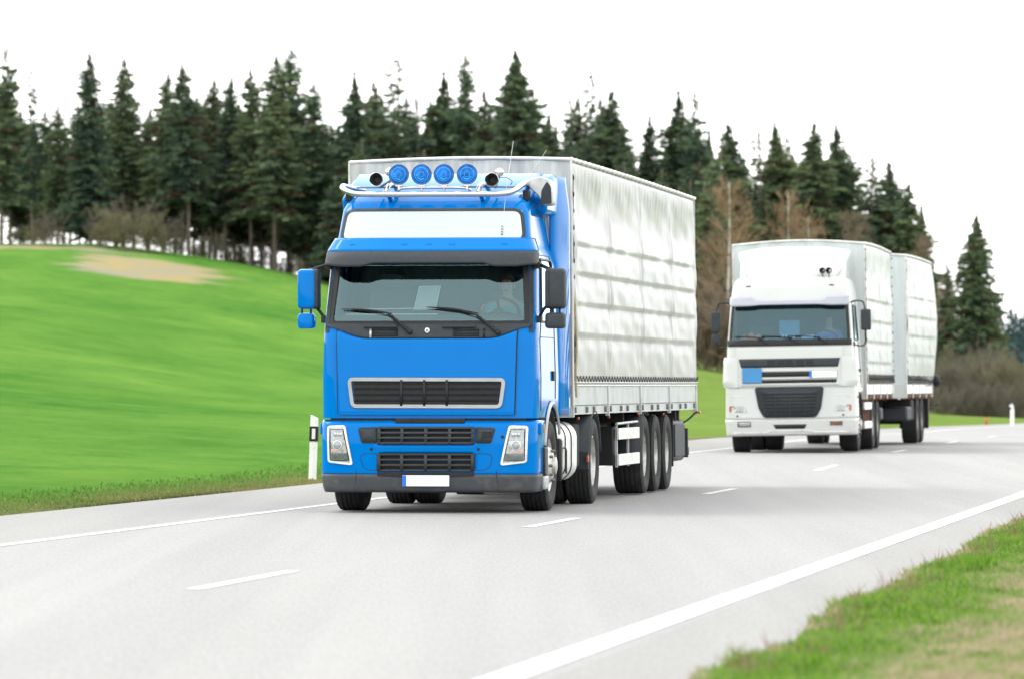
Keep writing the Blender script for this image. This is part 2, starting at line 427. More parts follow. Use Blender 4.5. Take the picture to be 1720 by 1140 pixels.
# cowl below the glass: curved lower edge
def cowl_low(x): return 1.915 + .125*sstep(.62, 1.13, abs(x))**1.3
b = MB().grid(lambda u, v: S.pt(lerp(-1.13, 1.13, u), lerp(cowl_low(lerp(-1.13, 1.13, u)), 2.07, v), lerp(.018, .014, v)), 80, 8)
cowl = b.build('cowl_panel', M['dgrey'], TR, solid=.012)
for cx in (-.47, .43):
    v = MB()
    for k in range(5): v.add([S.pt(cx-.14+dx, 1.945+k*.016+dz, .030) for dx, dz in ((0,0),(.28,0),(.28,.007),(0,.007))], [(0,1,2,3)])
    v.build('cowl_vent_slats', M['dgrey'], cowl, solid=.006)
    MB().add([S.pt(cx-.145+dx, 1.937+dz, .026) for dx, dz in ((0,0),(.29,0),(.29,.082),(0,.082))], [(0,1,2,3)]).build('cowl_vent', M['black'], cowl, solid=.004)
for cx in (-.52, .35):
    MB().tube([S.pt(cx-.18, 2.045, .03), S.pt(cx, 2.045, .035), S.pt(cx+.18, 2.045, .03)], .022, 10).build('grab_rail', M['dgrey'], cowl)
for cx in (-.63, .63):
    MB().add([S.pt(cx+dx, 1.92+dz, .027) for dx, dz in ((-.012,0),(.012,0),(.012,.1),(-.012,.1))], [(0,1,2,3)]).build('cowl_strip', M['alu'] if cx < 0 else M['black'], cowl, solid=.004)
# round badge on the cowl
e = MB(); c0 = S.pt(0, 2.0, .03)
e.lathe([(.001, -.006), (.026, -.006), (.030, 0), (.030, .01)], c0, 'y', 24); bd = e.build('badge', M['chromew'], TR)
MB().box(c0[0]-.012, c0[0]-.006, c0[1]-.010, c0[1]-.004, c0[2]-.018, c0[2]+.010).box(c0[0]+.006, c0[0]+.012, c0[1]-.010, c0[1]-.004, c0[2]-.018, c0[2]+.010).box(c0[0]-.012, c0[0]+.012, c0[1]-.010, c0[1]-.004, c0[2]-.004, c0[2]+.002).build('badge_mark', M['dgrey'], bd)
# bonnet flap with grille (own panel standing proud)
def fl(v): return -lerp(.985, 1.005, v)
def flr(v): return lerp(.96, .985, v)
S.patch(fl, flr, 1.075, lambda u: cowl_low(lerp(-.97, .97, u))-.008, .020, 60, 20).build('bonnet_flap', M['blue'], TR, solid=.016, bevel=.004)
for sd, f_ in ((-1, fl), (1, flr)):
    MB().tube([S.pt(f_(v)+sd*.006, lerp(1.08, cowl_low(f_(v))-.01, v), .012) for v in (0, .2, .4, .6, .8, 1)], .008, 6).build('flap_gap', M['black'], TR)
gl = roundpoly([(-.84, 1.16), (.83, 1.155), (.87, 1.475), (-.88, 1.48)], .05, 5)
def shrink(loop, c, kx, kz): return [((x-c[0])*kx+c[0], (z-c[1])*kz+c[1]) for x, z in loop]
mg = MB(); gin = densify(shrink(gl, (0, 1.318), .955, .84), .04)
mg.grid(lambda u, v: S.pt(lerp(-1, 1, u)*lerp(.79, .83, v), lerp(1.175, 1.46, v), .034), 40, 4)
mg.build('upper_grille', M['black'], TR, recalc=False)
S.ribbon(densify(shrink(gl, (0, 1.318), .978, .92), .03), .024, .048, True, .010).build('grille_surround', M['frame_steel'], TR)
g = MB()
for k in range(4):
    z = 1.225 + k*.064
    g.add([S.pt(lerp(-.80, .80, i/30), z+dz, o) for i in range(31) for dz, o in ((0, .036), (.003, .050), (.011, .052), (.016, .036))],
          [(i*4+q, i*4+q+1, i*4+q+5, i*4+q+4) for i in range(30) for q in range(3)])
for cx in (-.28, -.025, .225):
    g.add([S.pt(cx+dx, z, .052) for z in (1.175, 1.46) for dx in (-.013, .013)], [(0,1,3,2)])
for sd in (-1, 1):
    pass
g.build('grille_bars', M['black'], TR, solid=.003)
# dark slot between flap and bumper
MB().grid(lambda u, v: S.pt(lerp(-1.1, 1.1, u), lerp(.93, 1.09, v), -.02), 40, 3).build('slot_lining', M['void'], TR)
v = MB().box(-.35, .42, .03, .06, .985, 1.04); v.build('slot_crossbar', M['void'], TR, bevel=.01)
# ---- bumper
B = CabSurf(wk=[(.2,1.16),(.3,1.185),(.45,1.20),(.98,1.20)], yk=[(.2,.09),(.26,.03),(.4,.0),(.8,.0),(.97,.03),(1.02,.09)], dk=[(.2,.44),(1.1,.42)], yend=.80)
blue = B.shell(.425, 1.02, .03, lambda c: (abs(c[0]) > 1.1 and (c[1]-AY)**2 + (c[2]-.52)**2 < (AR+.01)**2) or c[1] > .78 or (abs(c[0]) < .545 and (.455 < c[2] < .655 or .755 < c[2] < .945)), 100, 12, False)
bp = blue.build('bumper', M['blue'], TR, solid=.012)
B.shell(.235, .425, .03, lambda c: c[1] > .78 or (abs(c[0]) > 1.1 and (c[1]-AY)**2 + (c[2]-.52)**2 < (AR+.01)**2), 72, 12, False).build('lower_bumper', M['bumper'], TR, solid=.03)
for sd in (-1, 1):
    MB().tube([B.pt(sd*.80, .25, .019), B.pt(sd*.775, .42, .019)], .004, 6).build('bumper_seam', M['black'], TR)
    MB().tube([B.pt(sd*.775, .43, .009), B.pt(sd*.865, 1.0, .009)], .0045, 6).build('bumper_seam', M['black'], TR)
    # corner of the cab above the bumper: short blue shoulder
    MB().tube([B.pt(sd*1.12, 1.0, .004), B.pt(sd*.9, 1.015, .004), B.pt(0, 1.015, .0), ], .006, 6).build('shoulder_bead', M['blue'], TR)
def grid_grille(zc0, zc1, nm, par):
    bk = MB().grid(lambda u, v: B.pt(lerp(-.54, .53, u), lerp(zc0, zc1, v), -.05), 20, 2).build(nm, M['black'], par)
    b = MB()
    for k in range(4):
        z = lerp(zc0+.012, zc1-.012, k/3)
        b.add([B.pt(lerp(-.54, .53, i/16), z+d, .010) for i in range(17) for d in (-.012, .012)], [(i*2, i*2+1, i*2+3, i*2+2) for i in range(16)])
    for cx in (-.525, -.27, -.005, .26, .515):
        b.add([B.pt(cx+dx, z, .012) for z in (zc0, zc1) for dx in (-.018, .018)], [(0,1,3,2)])
    b.build('grille_bars', M['dgrey'], bk, solid=.03)
grid_grille(.755, .945, 'middle_grille', TR); grid_grille(.455, .655, 'lower_grille', TR)
for sd in (-1, 1):
    q = roundpoly([(sd*.545, .765), (sd*.72, .765), (sd*.765, .935), (sd*.545, .945)], .03)
    qd = densify(q, .04); cx = sum(p[0] for p in qd)/len(qd); cz = sum(p[1] for p in qd)/len(qd)
    MB().add([B.pt(x, z, .010) for x, z in qd] + [B.pt(cx, cz, .010)], [(i, (i+1) % len(qd), len(qd)) for i in range(len(qd))]).build('grille_end_panel', M['dgrey'], TR, solid=.006)
    if sd > 0:
        b = MB()
        for k in range(4): b.add([B.pt(.615+dx, .83+k*.018+dz, .016) for dx, dz in ((0,0),(.11,0),(.11,.008),(0,.008))], [(0,1,2,3)])
        b.build('small_vent', M['black'], TR, solid=.004)
    q = densify(roundpoly([(sd*.54, .47), (sd*.66, .475), (sd*.71, .52), (sd*.73, .62), (sd*.70, .65), (sd*.54, .655)], .03), .04)
    MB().tube([B.pt(x, z, .006) for x, z in q], .0035, 6, closed=True).build('fog_lamp_cover', M['black'], TR)
for x, z in ((-.61, .70), (.575, .70), (.84, .835)):
    c = B.pt(x, z, .008); MB().lathe([(.001, -.004), (.017, -.004), (.019, .01)], c, 'y', 16).build('tow_eye_plug', M['black'], TR)
c = B.pt(-.885, .86, .006); MB().lathe([(.001, -.004), (.022, -.004), (.025, .01)], c, 'y', 16).build('tow_eye_plug', M['blue'], TR)
# slit over the plate, number plate
MB().grid(lambda u, v: B.pt(lerp(-.54, .53, u), lerp(.385+.02*(1-math.sin(u*PI)), .445, v), .019), 20, 2).build('lower_slot', M['black'], TR)
pl = MB().box(-.262, .258, -.030, -.022, .295, .415); plate = pl.build('number_plate', M['plate'], TR, bevel=.004)
MB().box(-.262, -.218, -.0335, -.0305, .297, .413).build('plate_band', M['euro'], plate)
# headlights: frame, reflector, lenses
for sd in (-1, 1):
    outer, it, ib = 1.095, .915, .828
    quad = [(sd*outer, .945), (sd*it, .952), (sd*ib, .535), (sd*(outer-.01), .565)]
    def fill(q, off, st=.05):
        d = densify(q, st); cx = sum(p[0] for p in d)/len(d); cz = sum(p[1] for p in d)/len(d); m = MB(); n = len(d)
        ring = [[((x-cx)*k+cx, (z-cz)*k+cz) for x, z in d] for k in (1, .66, .33)]
        vs = [B.pt(x, z, off) for r in ring for x, z in r] + [B.pt(cx, cz, off)]
        fs = [(r*n+i, r*n+(i+1) % n, (r+1)*n+(i+1) % n, (r+1)*n+i) for r in range(2) for i in range(n)] + [(2*n+i, 2*n+(i+1) % n, 3*n) for i in range(n)]
        return m.add(vs, fs)
    hl = fill(roundpoly(quad, .015), .012).build('headlight', M['lenswhite'], TR, smooth=50)
    B.ribbon(densify(roundpoly(quad, .02), .03), .013, .024, True, .006).build('headlight_frame', M['alubright'], hl)
    def iq(z0, z1, mi=.028, mo=.03):
        f = lambda z: lerp(ib, it, (z-.535)/.417)
        return [(sd*(outer-mo), z1), (sd*(f(z1)+mi), z1), (sd*(f(z0)+mi), z0), (sd*(outer-mo), z0)]
    fill(iq(.80, .915), .020).build('headlight_lens', M['lens'], hl)
    fill(iq(.575, .655), .020).build('headlight_lens', M['lampdark'], hl)
    B.ribbon(densify(iq(.575, .918, .02, .02), .04), .004, .021, True, .001).build('headlight_trim', M['black'], hl)
    c = B.pt(sd*.985, .745, .03)
    MB().lathe([(.001, -.012), (.03, -.008), (.042, .0), (.045, .02)], c, 'y', 24).build('projector_lens', M['lens'], hl)
    MB().lathe([(.043, -.006), (.052, -.002), (.052, .02)], c, 'y', 24).build('projector_ring', M['alubright'], hl)
    fill([(sd*1.06, .70), (sd*1.0, .70), (sd*.93, .672), (sd*1.06, .675)], .0205).build('headlight_reflector', mat('pinkish_reflector', (.6, .35, .36), .3, 0, .5), hl)
    for j in range(3):
        q0 = B.pt(sd*(.95+.03*j), .86, .026); MB().ball(q0, .018, 8, 6, (1, .3, 1.3)).build('bulb', M['lenswhite'], hl)
# marker lamp and side fins at the shoulders
for sd in (-1, 1):
    MB().box(*sorted((sd*1.17, sd*1.235)), .30, .50, .86, .985).build('shoulder_fin', M['blue'], TR, bevel=.012)
    MB().box(*sorted((sd*1.20, sd*1.24)), .50, .56, .875, .975).build('marker_lamp', M['orange'], TR, bevel=.008)
# ---- visor group above windscreen
V = CabSurf(wk=[(2.7,1.175),(2.87,1.165),(3.02,1.10)], yk=[(2.68,.05),(2.80,.10),(2.87,.16),(3.02,.32)], dk=[(2.6,.42),(3.1,.42)], yend=.8)
def vlow(x): return 2.735 - .035*sstep(.60, .75, abs(x)) + .02*sstep(.95, 1.17, abs(x))
def vgrid(zlo, zhi, off=0):
    def f(u, v):
        a = -PI/2 + PI*u; sx = math.sin(a); cx = math.cos(a)
        wm = 1.17; xx = wm*sgn(sx)*abs(sx)**.4
        z = lerp(zlo(xx), zhi, v); w = V.w(z); x = w*sgn(sx)*abs(sx)**.4
        return (x, V.y0(z)+V.D(z)*(1-abs(cx)**.4)-off, z)
    return f
MB().grid(vgrid(vlow, 2.865), 90, 6).build('sun_visor', M['dgrey'], TR, solid=.02)
MB().grid(vgrid(lambda x: 2.87, 3.015), 90, 6).build('visor_band', M['blue'], TR, solid=.02)
b = MB()
for x in (-.86, -.28, -.01, .25, .83):
    b.box(x-.033, x+.033, V.pt(x, 2.94)[1]-.018, V.pt(x, 2.94)[1]+.02, 2.905, 2.955)
b.build('visor_lamps', M['blue'], TR, bevel=.006)
# ---- upper sign panel and its dark frame
U0, U1 = 3.025, 3.335
sl = roundpoly([(-(S.w(U0)-.06), U0-.03), (S.w(U0)-.06, U0-.03), (S.w(U1)-.075, U1), (-(S.w(U1)-.075), U1)], .09, 6)
d = densify(sl, .05); m_ = MB(); n = len(d)
m_.grid(lambda u, v: S.pt(lerp(-1, 1, u)*(S.w(lerp(U0, U1, v))-.07), lerp(U0-.02, U1-.012, v), .010), 40, 8)
m_.build('roof_sign_panel', M['signwhite'], TR, smooth=60)
S.ribbon(d, .018, .016).build('sign_panel_seal', M['dgrey'], TR)
b = MB()
for k, zz in enumerate((3.06, 3.085, 3.115, 3.145)):
    c = S.pt(.78, zz, .016); b.box(c[0]-.008, c[0]+.008, c[1]-.003, c[1]+.003, zz-.008, zz+.010)
b.build('antenna_base', M['black'], TR)
MB().tube([S.pt(.78, 3.06, .03), (.80, .60, 3.55), (.86, .75, 4.1)], .0018, 6).build('antenna', M['chromew'], TR)
MB().tube([(.95, 1.2, 3.7), (1.12, 1.25, 3.95), (1.16, 1.27, 4.02)], .0018, 6).build('antenna', M['chromew'], TR)
# ---- roof deflector + side extenders
dp = [(1.05, 3.50), (1.35, 3.60), (2.05, 3.79), (2.22, 3.80), (2.22, 3.3), (1.1, 3.3)]
MB().prism(dp, 'x', -1.12, 1.0).build('roof_deflector', M['blue'], TR, bevel=.05, segs=4)
rp = [(1.30, 3.50), (1.75, 3.70), (2.05, 3.78), (2.30, 3.78), (2.30, 3.3), (1.30, 3.3)]
MB().prism(rp, 'x', .96, 1.16).build('roof_deflector', M['blue'], TR, bevel=.06, segs=4)
for sd in (-1, 1):
    def ext(u, v):
        z = lerp(1.06, 3.76, v); y = lerp(2.06, 2.62, u)
        x = lerp(S.w(min(z, 2.9))-.01, 1.245, u**.6) - .05*sstep(3.3, 3.8, z)
        return (sd*x, y, z)
    MB().grid(ext, 10, 30).build('side_extender', M['blue'], TR, solid=.02)
# air intake at the roof corner
ap = roundpoly([(.90, 3.655), (1.12, 3.72), (1.235, 3.68), (1.265, 3.56), (1.27, 3.40), (1.16, 3.39), (1.10, 3.50), (1.0, 3.59), (.90, 3.61)], .03)
MB().prism(ap, 'y', 1.02, 1.26).build('air_intake', M['alu'], TR, bevel=.015)
MB().prism(roundpoly([(1.13, 3.41), (1.255, 3.41), (1.245, 3.60), (1.20, 3.66), (1.14, 3.56)], .02), 'y', 1.005, 1.02).build('air_intake_mouth', M['dgrey'], TR)
# ---- roof bar with lamps and horns
zb, yb = 3.525, .52
pts = []
for x, y, z in ((-.90, 1.25, 3.58), (-1.02, 1.0, 3.60), (-1.055, .78, 3.61), (-1.03, .62, 3.575), (-.95, .54, 3.535), (-.82, .50, 3.51), (-.4, .46, 3.505), (0, .45, 3.505), (.4, .46, 3.505), (.78, .50, 3.51), (.90, .56, 3.545), (.965, .68, 3.61), (.99, .84, 3.635), (.985, 1.02, 3.61), (.93, 1.25, 3.54)):
    pts.append((x, y, z))
def catmull(P, k=6):
    P = [Vector(p) for p in P]; out = []
    for i in range(len(P)-1):
        a, b, c, d = P[max(i-1, 0)], P[i], P[i+1], P[min(i+2, len(P)-1)]
        for j in range(k):
            t = j/k; out.append(.5*((2*b) + (-a+c)*t + (2*a-5*b+4*c-d)*t*t + (-a+3*b-3*c+d)*t**3))
    out.append(P[-1]); return out
MB().tube(catmull(pts), .031, 16).build('roof_bar', M['chrome'], TR, smooth=60)
MB().tube(catmull([(-.40, .52, 3.55), (-.33, .5, 3.575), (0, .49, 3.58), (.33, .5, 3.575), (.42, .52, 3.55)]), .017, 12).build('lamp_rail', M['chrome'], TR, smooth=60)
MB().tube([(-.9, .75, 3.59), (0, .70, 3.595), (.9, .75, 3.59)], .009, 8).build('rear_rail', M['hub'], TR)
for x in (-.53, .50):
    MB().tube(catmull([(x, .47, 3.52), (x+.02, .56, 3.60), (x+.05, .75, 3.62), (x+.06, .95, 3.55)]), .030, 14).build('bar_stay', M['chrome'], TR, smooth=60)
    MB().tube([(x+.03, .50, 3.50), (x+.03, .72, 3.42)], .024, 10).build('bar_foot', M['blue'], TR)
for sd, x in ((-1, -1.0), (1, .99)):
    MB().box(x-.035, x+.035, .80, .95, 3.44, 3.56).build('bar_bracket', M['black'], TR, bevel=.01)
for x in (-.385, -.13, .12, .38):
    y = .50; z = 3.725
    hb = MB(); hb.lathe([(.001, .09), (.05, .085), (.09, .05), (.108, .01), (.116, -.012), (.110, -.022), (.102, -.020)], (x, y, z), 'y', 36)
    sl_ = hb.build('roof_spotlight', M['rimblue'], TR, smooth=40)
    MB().lathe([(.001, -.030), (.05, -.028), (.085, -.023), (.104, -.016)], (x, y, z), 'y', 36).build('spotlight_cover', M['dblue'], sl_, smooth=60)
    rg = MB()
    for rr in (.030, .075): rg.lathe([(rr-.004, -.030+rr*.08), (rr, -.0335+rr*.08), (rr+.004, -.030+rr*.08)], (x, y, z), 'y', 32)
    for k in range(5):
        a = PI*1.1+k*.45+x; rg.ball((x+.055*math.cos(a)*.9, y-.028, z+.055*math.sin(a)), .008, 6, 5, (1.5, .3, 1))
    rg.build('spotlight_facets', mat('pale_blue_facets', (.03, .30, .72), .2, 0, .2), sl_)
    MB().box(x-.04, x+.04, y-.01, y+.04, 3.59, 3.625).tube([(x, y, 3.55), (x, y, 3.62)], .018, 10).build('spotlight_bracket', M['chrome'], sl_, bevel=.005)
for sd, x, z in ((-1, -.64, 3.675), (1, .655, 3.665)):
    h = MB(); h.lathe([(.072, -.01), (.078, -.004), (.075, .004), (.05, .06), (.03, .16), (.018, .34), (.016, .40)], (x, .50, z), 'y', 28)
    hn = h.build('air_horn', M['chrome'], TR, smooth=50)
    ht = MB().lathe([(.070, -.004), (.055, .03), (.040, .09), (.030, .14)], (x, .494, z), 'y', 24).build('horn_bell', M['horn'], hn, smooth=60)
    MB().lathe([(.034, .12), (.001, .125)], (x, .494, z), 'y', 20).build('horn_throat', M['black'], hn)
    x2 = x + sd*.11*(-1 if sd < 0 else 1) * (1 if sd > 0 else -1); x2 = x + (.13 if sd < 0 else .065)
    MB().lathe([(.001, -.012), (.03, -.010), (.048, .0), (.05, .018), (.02, .03), (.012, .12)], (x2, .62, z+.085), 'y', 20).build('horn_compressor', M['chrome'], TR, smooth=50)
    MB().tube([(x2, .68, z+.08), (x2-.02*sd, .66, z), (x+.02, .62, z-.09)], .014, 8).build('horn_bracket', M['hub'], TR)
MB().tube(catmull([(.72, .62, 3.69), (.80, .62, 3.69), (.86, .64, 3.65), (.84, .66, 3.61)]), .004, 6).build('horn_cable', M['black'], TR)
# ---- wipers
def wiper(pivot, elbow, tip0, tip1):
    P = S.pt(*pivot, .05); E = S.pt(*elbow, .045)
    w = MB(); w.tube([P, E], [.020, .012], 8); w.ball(P, .028, 10, 8)
    o = w.build('wiper', M['black'], TR)
    a, b_ = S.pt(*tip0, .02), S.pt(*tip1, .02)
    MB().tube([S.pt(lerp(tip0[0], tip1[0], t), lerp(tip0[1], tip1[1], t)+.012*math.sin(t*PI), .026) for t in (0, .15, .3, .5, .7, .85, 1)], [.006, .009, .013, .016, .013, .009, .006], 6).build('wiper_blade', M['black'], o)
    MB().tube([E, S.pt(lerp(tip0[0], tip1[0], .62), lerp(tip0[1], tip1[1], .62)+.012, .035)], .008, 6).build('wiper_link', M['black'], o)
wiper((-.19, 1.985), (-.44, 2.19), (-.96, 2.235), (-.40, 2.185))
wiper((.785, 1.975), (.54, 2.17), (-.02, 2.255), (.56, 2.185))
# ---- mirrors
def mirror_group(sd, shell_m):
    arm = MB(); x0 = S.w(2.7)
    if sd < 0:
        mx0, mx1 = -1.50, -1.29; sx0, sx1 = -1.50, -1.31; yb_ = .42
    else:
        mx0, mx1 = 1.27, 1.50; sx0, sx1 = 1.27, 1.495; yb_ = .35
    near = mx1 if sd < 0 else mx0
    arm.tube(catmull([(sd*1.13, .50, 2.70), (sd*1.18, .46, 2.725), (near+sd*.02, yb_, 2.685), (near+sd*.10, yb_, 2.65)]), .020, 10)
    arm2 = MB(); arm2.tube(catmull([(sd*1.17, .40, 2.13), (sd*1.21, .38, 2.16), (near-sd*.01, yb_, 2.24), (near+sd*.06, yb_, 2.29)]), .018, 10)
    arm.box(*sorted((sd*1.13, sd*1.205)), .40, .52, 2.68, 2.75); arm2.box(*sorted((sd*1.15, sd*1.23)), .34, .46, 2.085, 2.16); arm2.build('lower_mirror_arm', M['black'], TR, bevel=.006)
    am = arm.build('upper_mirror_arm', M['black'], TR, bevel=.006)
    m1 = MB(); pr = roundrect(mx0, mx1, 2.235, 2.68, .045)
    def shell(pr_, ya, yb2, sk=.80):
        cx = sum(p[0] for p in pr_)/len(pr_); cz = sum(p[1] for p in pr_)/len(pr_); n = len(pr_); b = MB()
        rows = [(.70, ya-.012), (sk+.08, ya), (.95, ya+.03), (1, ya+.07), (1, yb2)]
        vs = [((x-cx)*k+cx, y, (z-cz)*(1-(1-k)*.6)+cz) for k, y in rows for x, z in pr_]
        fs = [(r*n+i, r*n+(i+1) % n, (r+1)*n+(i+1) % n, (r+1)*n+i) for r in range(len(rows)-1) for i in range(n)]
        fs += [tuple(range(n))[::-1], tuple((len(rows)-1)*n+i for i in range(n))]
        return b.add(vs, fs)
    mm = shell(pr, yb_-.10, yb_+.04).build('side_mirror', shell_m, TR, smooth=50)
    if sd < 0:   # grey inner strip of the blue mirror
        shell(roundrect(-1.335, -1.255, 2.235, 2.685, .03), yb_-.085, yb_+.045).build('mirror_back', M['dgrey'], mm, smooth=50)
    else:
        MB().tube([(mx0+.06, yb_-.112, 2.26), (mx0+.055, yb_-.115, 2.45), (mx0+.06, yb_-.112, 2.66)], .003, 6).build('mirror_seam', M['black'], mm)
    MB().box(mx0+.02, mx1-.02, yb_+.04, yb_+.046, 2.25, 2.66).build('mirror_glass', M['chrome'], mm)
    s2 = shell(roundrect(sx0, sx1, 2.02, 2.195, .04), yb_-.09, yb_+.03).build('wide_angle_mirror', shell_m, TR, smooth=50)
    MB().tube([((sx0+sx1)/2-.05, yb_-.02, 2.18), ((sx0+sx1)/2-.05, yb_-.02, 2.25)], .012, 8).tube([((sx0+sx1)/2+.05, yb_-.02, 2.18), ((sx0+sx1)/2+.05, yb_-.02, 2.25)], .012, 8).build('mirror_stem', M['black'], s2)
mirror_group(-1, M['blue']); mirror_group(1, M['dgrey'])
# ---- cab sides: windows, seams, handle, arch trim
for sd in (-1, 1):
    sg = MB().grid(lambda u, v: S.side(sd, lerp(.62+(v*.7)*.22, 1.66, u), lerp(2.09, 2.80, v), .004), 8, 10).build('side_window', M['sglass'], TR, recalc=False)
    fr = [(.64, 2.10), (1.65, 2.10), (1.65, 2.79), (.79, 2.79)]
    MB().tube([S.side(sd, y, z, .008) for y, z in densify(roundpoly(fr, .05), .08)], .014, 6, closed=True).build('window_frame', M['black'], sg)
    # door outline and seams
    dr = [(.52, 1.12), (.50, 1.9), (.60, 2.05), (.74, 2.84), (1.72, 2.84), (1.74, 1.25)]
    door = MB().tube([S.side(sd, y, z, .001) for y, z in densify(dr, .08, False)], .006, 6).build('door_seam', M['black'], TR)
    MB().tube([S.side(sd, y, 1.93, .002) for y in (.55, 1.2, 1.73)], .005, 6).build('door_crease', M['black'], door)
    MB().box(*sorted((sd*(S.w(1.5)+.002), sd*(S.w(1.5)+.02))), 1.46, 1.66, 1.45, 1.56).build('door_handle', M['black'], TR, bevel=.006)
    MB().tube([S.side(sd, 1.0, 3.28, .0), S.side(sd, 1.9, 3.28, .0), S.side(sd, 1.95, 2.95, .0)], .005, 6).build('locker_seam', M['black'], TR)
    MB().tube([S.side(sd, y, 1.05+.0*y, .002) for y in (.45, .78)], .006, 6).build('sill_seam', M['black'], TR)
    arc = [(AY + (AR+.005)*math.cos(a), .52 + (AR+.005)*math.sin(a)) for a in [math.radians(q) for q in range(30, 168, 6)]]
    MB().add([(sd*(1.21), y, z) for y, z in arc] + [(sd*(1.225), (y-AY)*1.05+AY, (z-.52)*1.05+.52) for y, z in arc] + [(sd*(1.205), (y-AY)*1.10+AY, (z-.52)*1.10+.52) for y, z in arc],
        [(r*len(arc)+i, r*len(arc)+i+1, (r+1)*len(arc)+i+1, (r+1)*len(arc)+i) for r in range(2) for i in range(len(arc)-1)]).build('arch_trim', M['alupaint'] if sd > 0 else M['dgrey'], TR, solid=.012)
    # inner mudguard
    mgd = MB().grid(lambda u, v: (sd*lerp(.78, 1.195, u), AY + .61*math.cos(lerp(math.radians(-8), math.radians(172), v)), .52 + .60*math.sin(lerp(math.radians(-8), math.radians(172), v))), 2, 24)
    mgd.build('mudguard', M['void'], TR, solid=.012)
    MB().box(*sorted((sd*1.185, sd*1.235)), .62, .86, .40, .72).build('entry_step', M['black'], TR, bevel=.02)
    MB().box(*sorted((sd*1.19, sd*1.24)), .60, .90, .25, .40).build('step_plate', M['alupaint'], TR, bevel=.02)
# ---- interior
MB().prism([(.30, 1.9), (.34, 2.12), (.50, 2.175), (.75, 2.16), (.82, 1.95), (.80, 1.5), (.4, 1.4)], 'x', -1.1, 1.1).build('dashboard', M['dash'], TR, bevel=.02)
MB().box(-.98, .05, .49, .505, 2.178, 2.186).build('dash_edge_reflection', M['dashrefl'], TR)  # reflected dashboard edges, painted in as pale strips behind the glass
MB().tube([(-.9, .60, 2.24), (-.3, .58, 2.246), (.14, .58, 2.248)], .005, 6).build('dash_edge_reflection', M['dashrefl'], TR)
for x in (-.62, .72):
    MB().box(x-.26, x+.26, 1.0, 1.5, 1.62, 1.78).prism([(1.42, 1.76), (1.56, 1.76), (1.70, 2.45), (1.56, 2.48)], 'x', x-.26, x+.26).box(x-.14, x+.14, 1.58, 1.68, 2.48, 2.66).build('seat', M['fabricseat'], TR, bevel=.04)
MB().grid(lambda u, v: (lerp(-1.05, 1.05, u), 2.0 - .03*math.sin(u*PI*14), lerp(1.6, 2.95, v)), 120, 2).build('rear_curtain', mat('cab_curtain', (.12, .15, .17), .9), TR, smooth=80)
SWC = Vector((.70, .74, 2.215)); tl = math.radians(62)
def ringpts(c, r, tilt, n=36): return [Vector((c.x + r*math.cos(a), c.y - r*math.sin(a)*math.cos(tilt)*1.0, c.z + r*math.sin(a)*math.sin(tilt)*.8)) for a in [2*PI*k/n for k in range(n)]]
sw = MB().tube(ringpts(SWC, .225, math.radians(55)), .016, 8, closed=True)
for a in (200, 340, 90): 
    r_ = math.radians(a); sw.tube([SWC, SWC + Vector((.21*math.cos(r_), -.21*math.sin(r_)*math.cos(math.radians(55)), .21*math.sin(r_)*math.sin(math.radians(55))*.8))], .016, 6)
sw.ball(SWC, .06, 10, 8, (1, .5, .7)).tube([SWC, SWC+Vector((0, .0, -.3))], .035, 8).build('steering_wheel', M['dgrey'], TR)
hipw = local_to_world(TR, (.72, 1.28, 1.79))
driver('truck driver in a turquoise shirt behind the wheel of the blue truck', hipw, YAW, M['shirtb'], (-.02, -.50, .44), M['hair'])
pw = local_to_world(TR, (-.09, .62, 2.225))
pp = thing('paper_sheet', 'pale translucent sheet leaning behind the windscreen of the blue truck', 'paper', pw, YAW)
poly = [(-.145, 0), (.10, .015), (.155, .275), (-.085, .265)]
MB().prism([(x, z) for x, z in poly], 'y', 0, .004).build('sheet', M['paper'], pp)
MB().tube([(x, -.003, z) for x, z in poly], .0045, 5, closed=True).build('sheet_edge', M['paperedge'], pp)
# ---- running gear
for sd in (-1, 1):
    wheel(TR, sd*1.045, AY, sd, 'steer')
    a = wheel(TR, sd*1.075, 5.08, sd, 'drive')
    wheel(TR, sd*.74, 5.08, sd, 'drive')
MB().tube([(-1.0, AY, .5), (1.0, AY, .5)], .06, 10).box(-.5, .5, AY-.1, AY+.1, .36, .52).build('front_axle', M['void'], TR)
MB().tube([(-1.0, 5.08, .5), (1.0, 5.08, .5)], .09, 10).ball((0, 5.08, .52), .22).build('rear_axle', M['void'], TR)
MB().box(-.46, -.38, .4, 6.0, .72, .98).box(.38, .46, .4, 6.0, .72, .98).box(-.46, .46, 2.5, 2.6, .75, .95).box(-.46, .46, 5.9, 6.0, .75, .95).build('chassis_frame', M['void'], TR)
MB().box(-.42, .42, .45, 2.4, .42, 1.28).box(-1.0, 1.0, .3, .5, .38, 1.0).box(-.6, .6, 4.4, 5.6, .98, 1.12).build('engine_block', M['void'], TR, bevel=.05)  # unseen engine mass, put in to block light under the cab
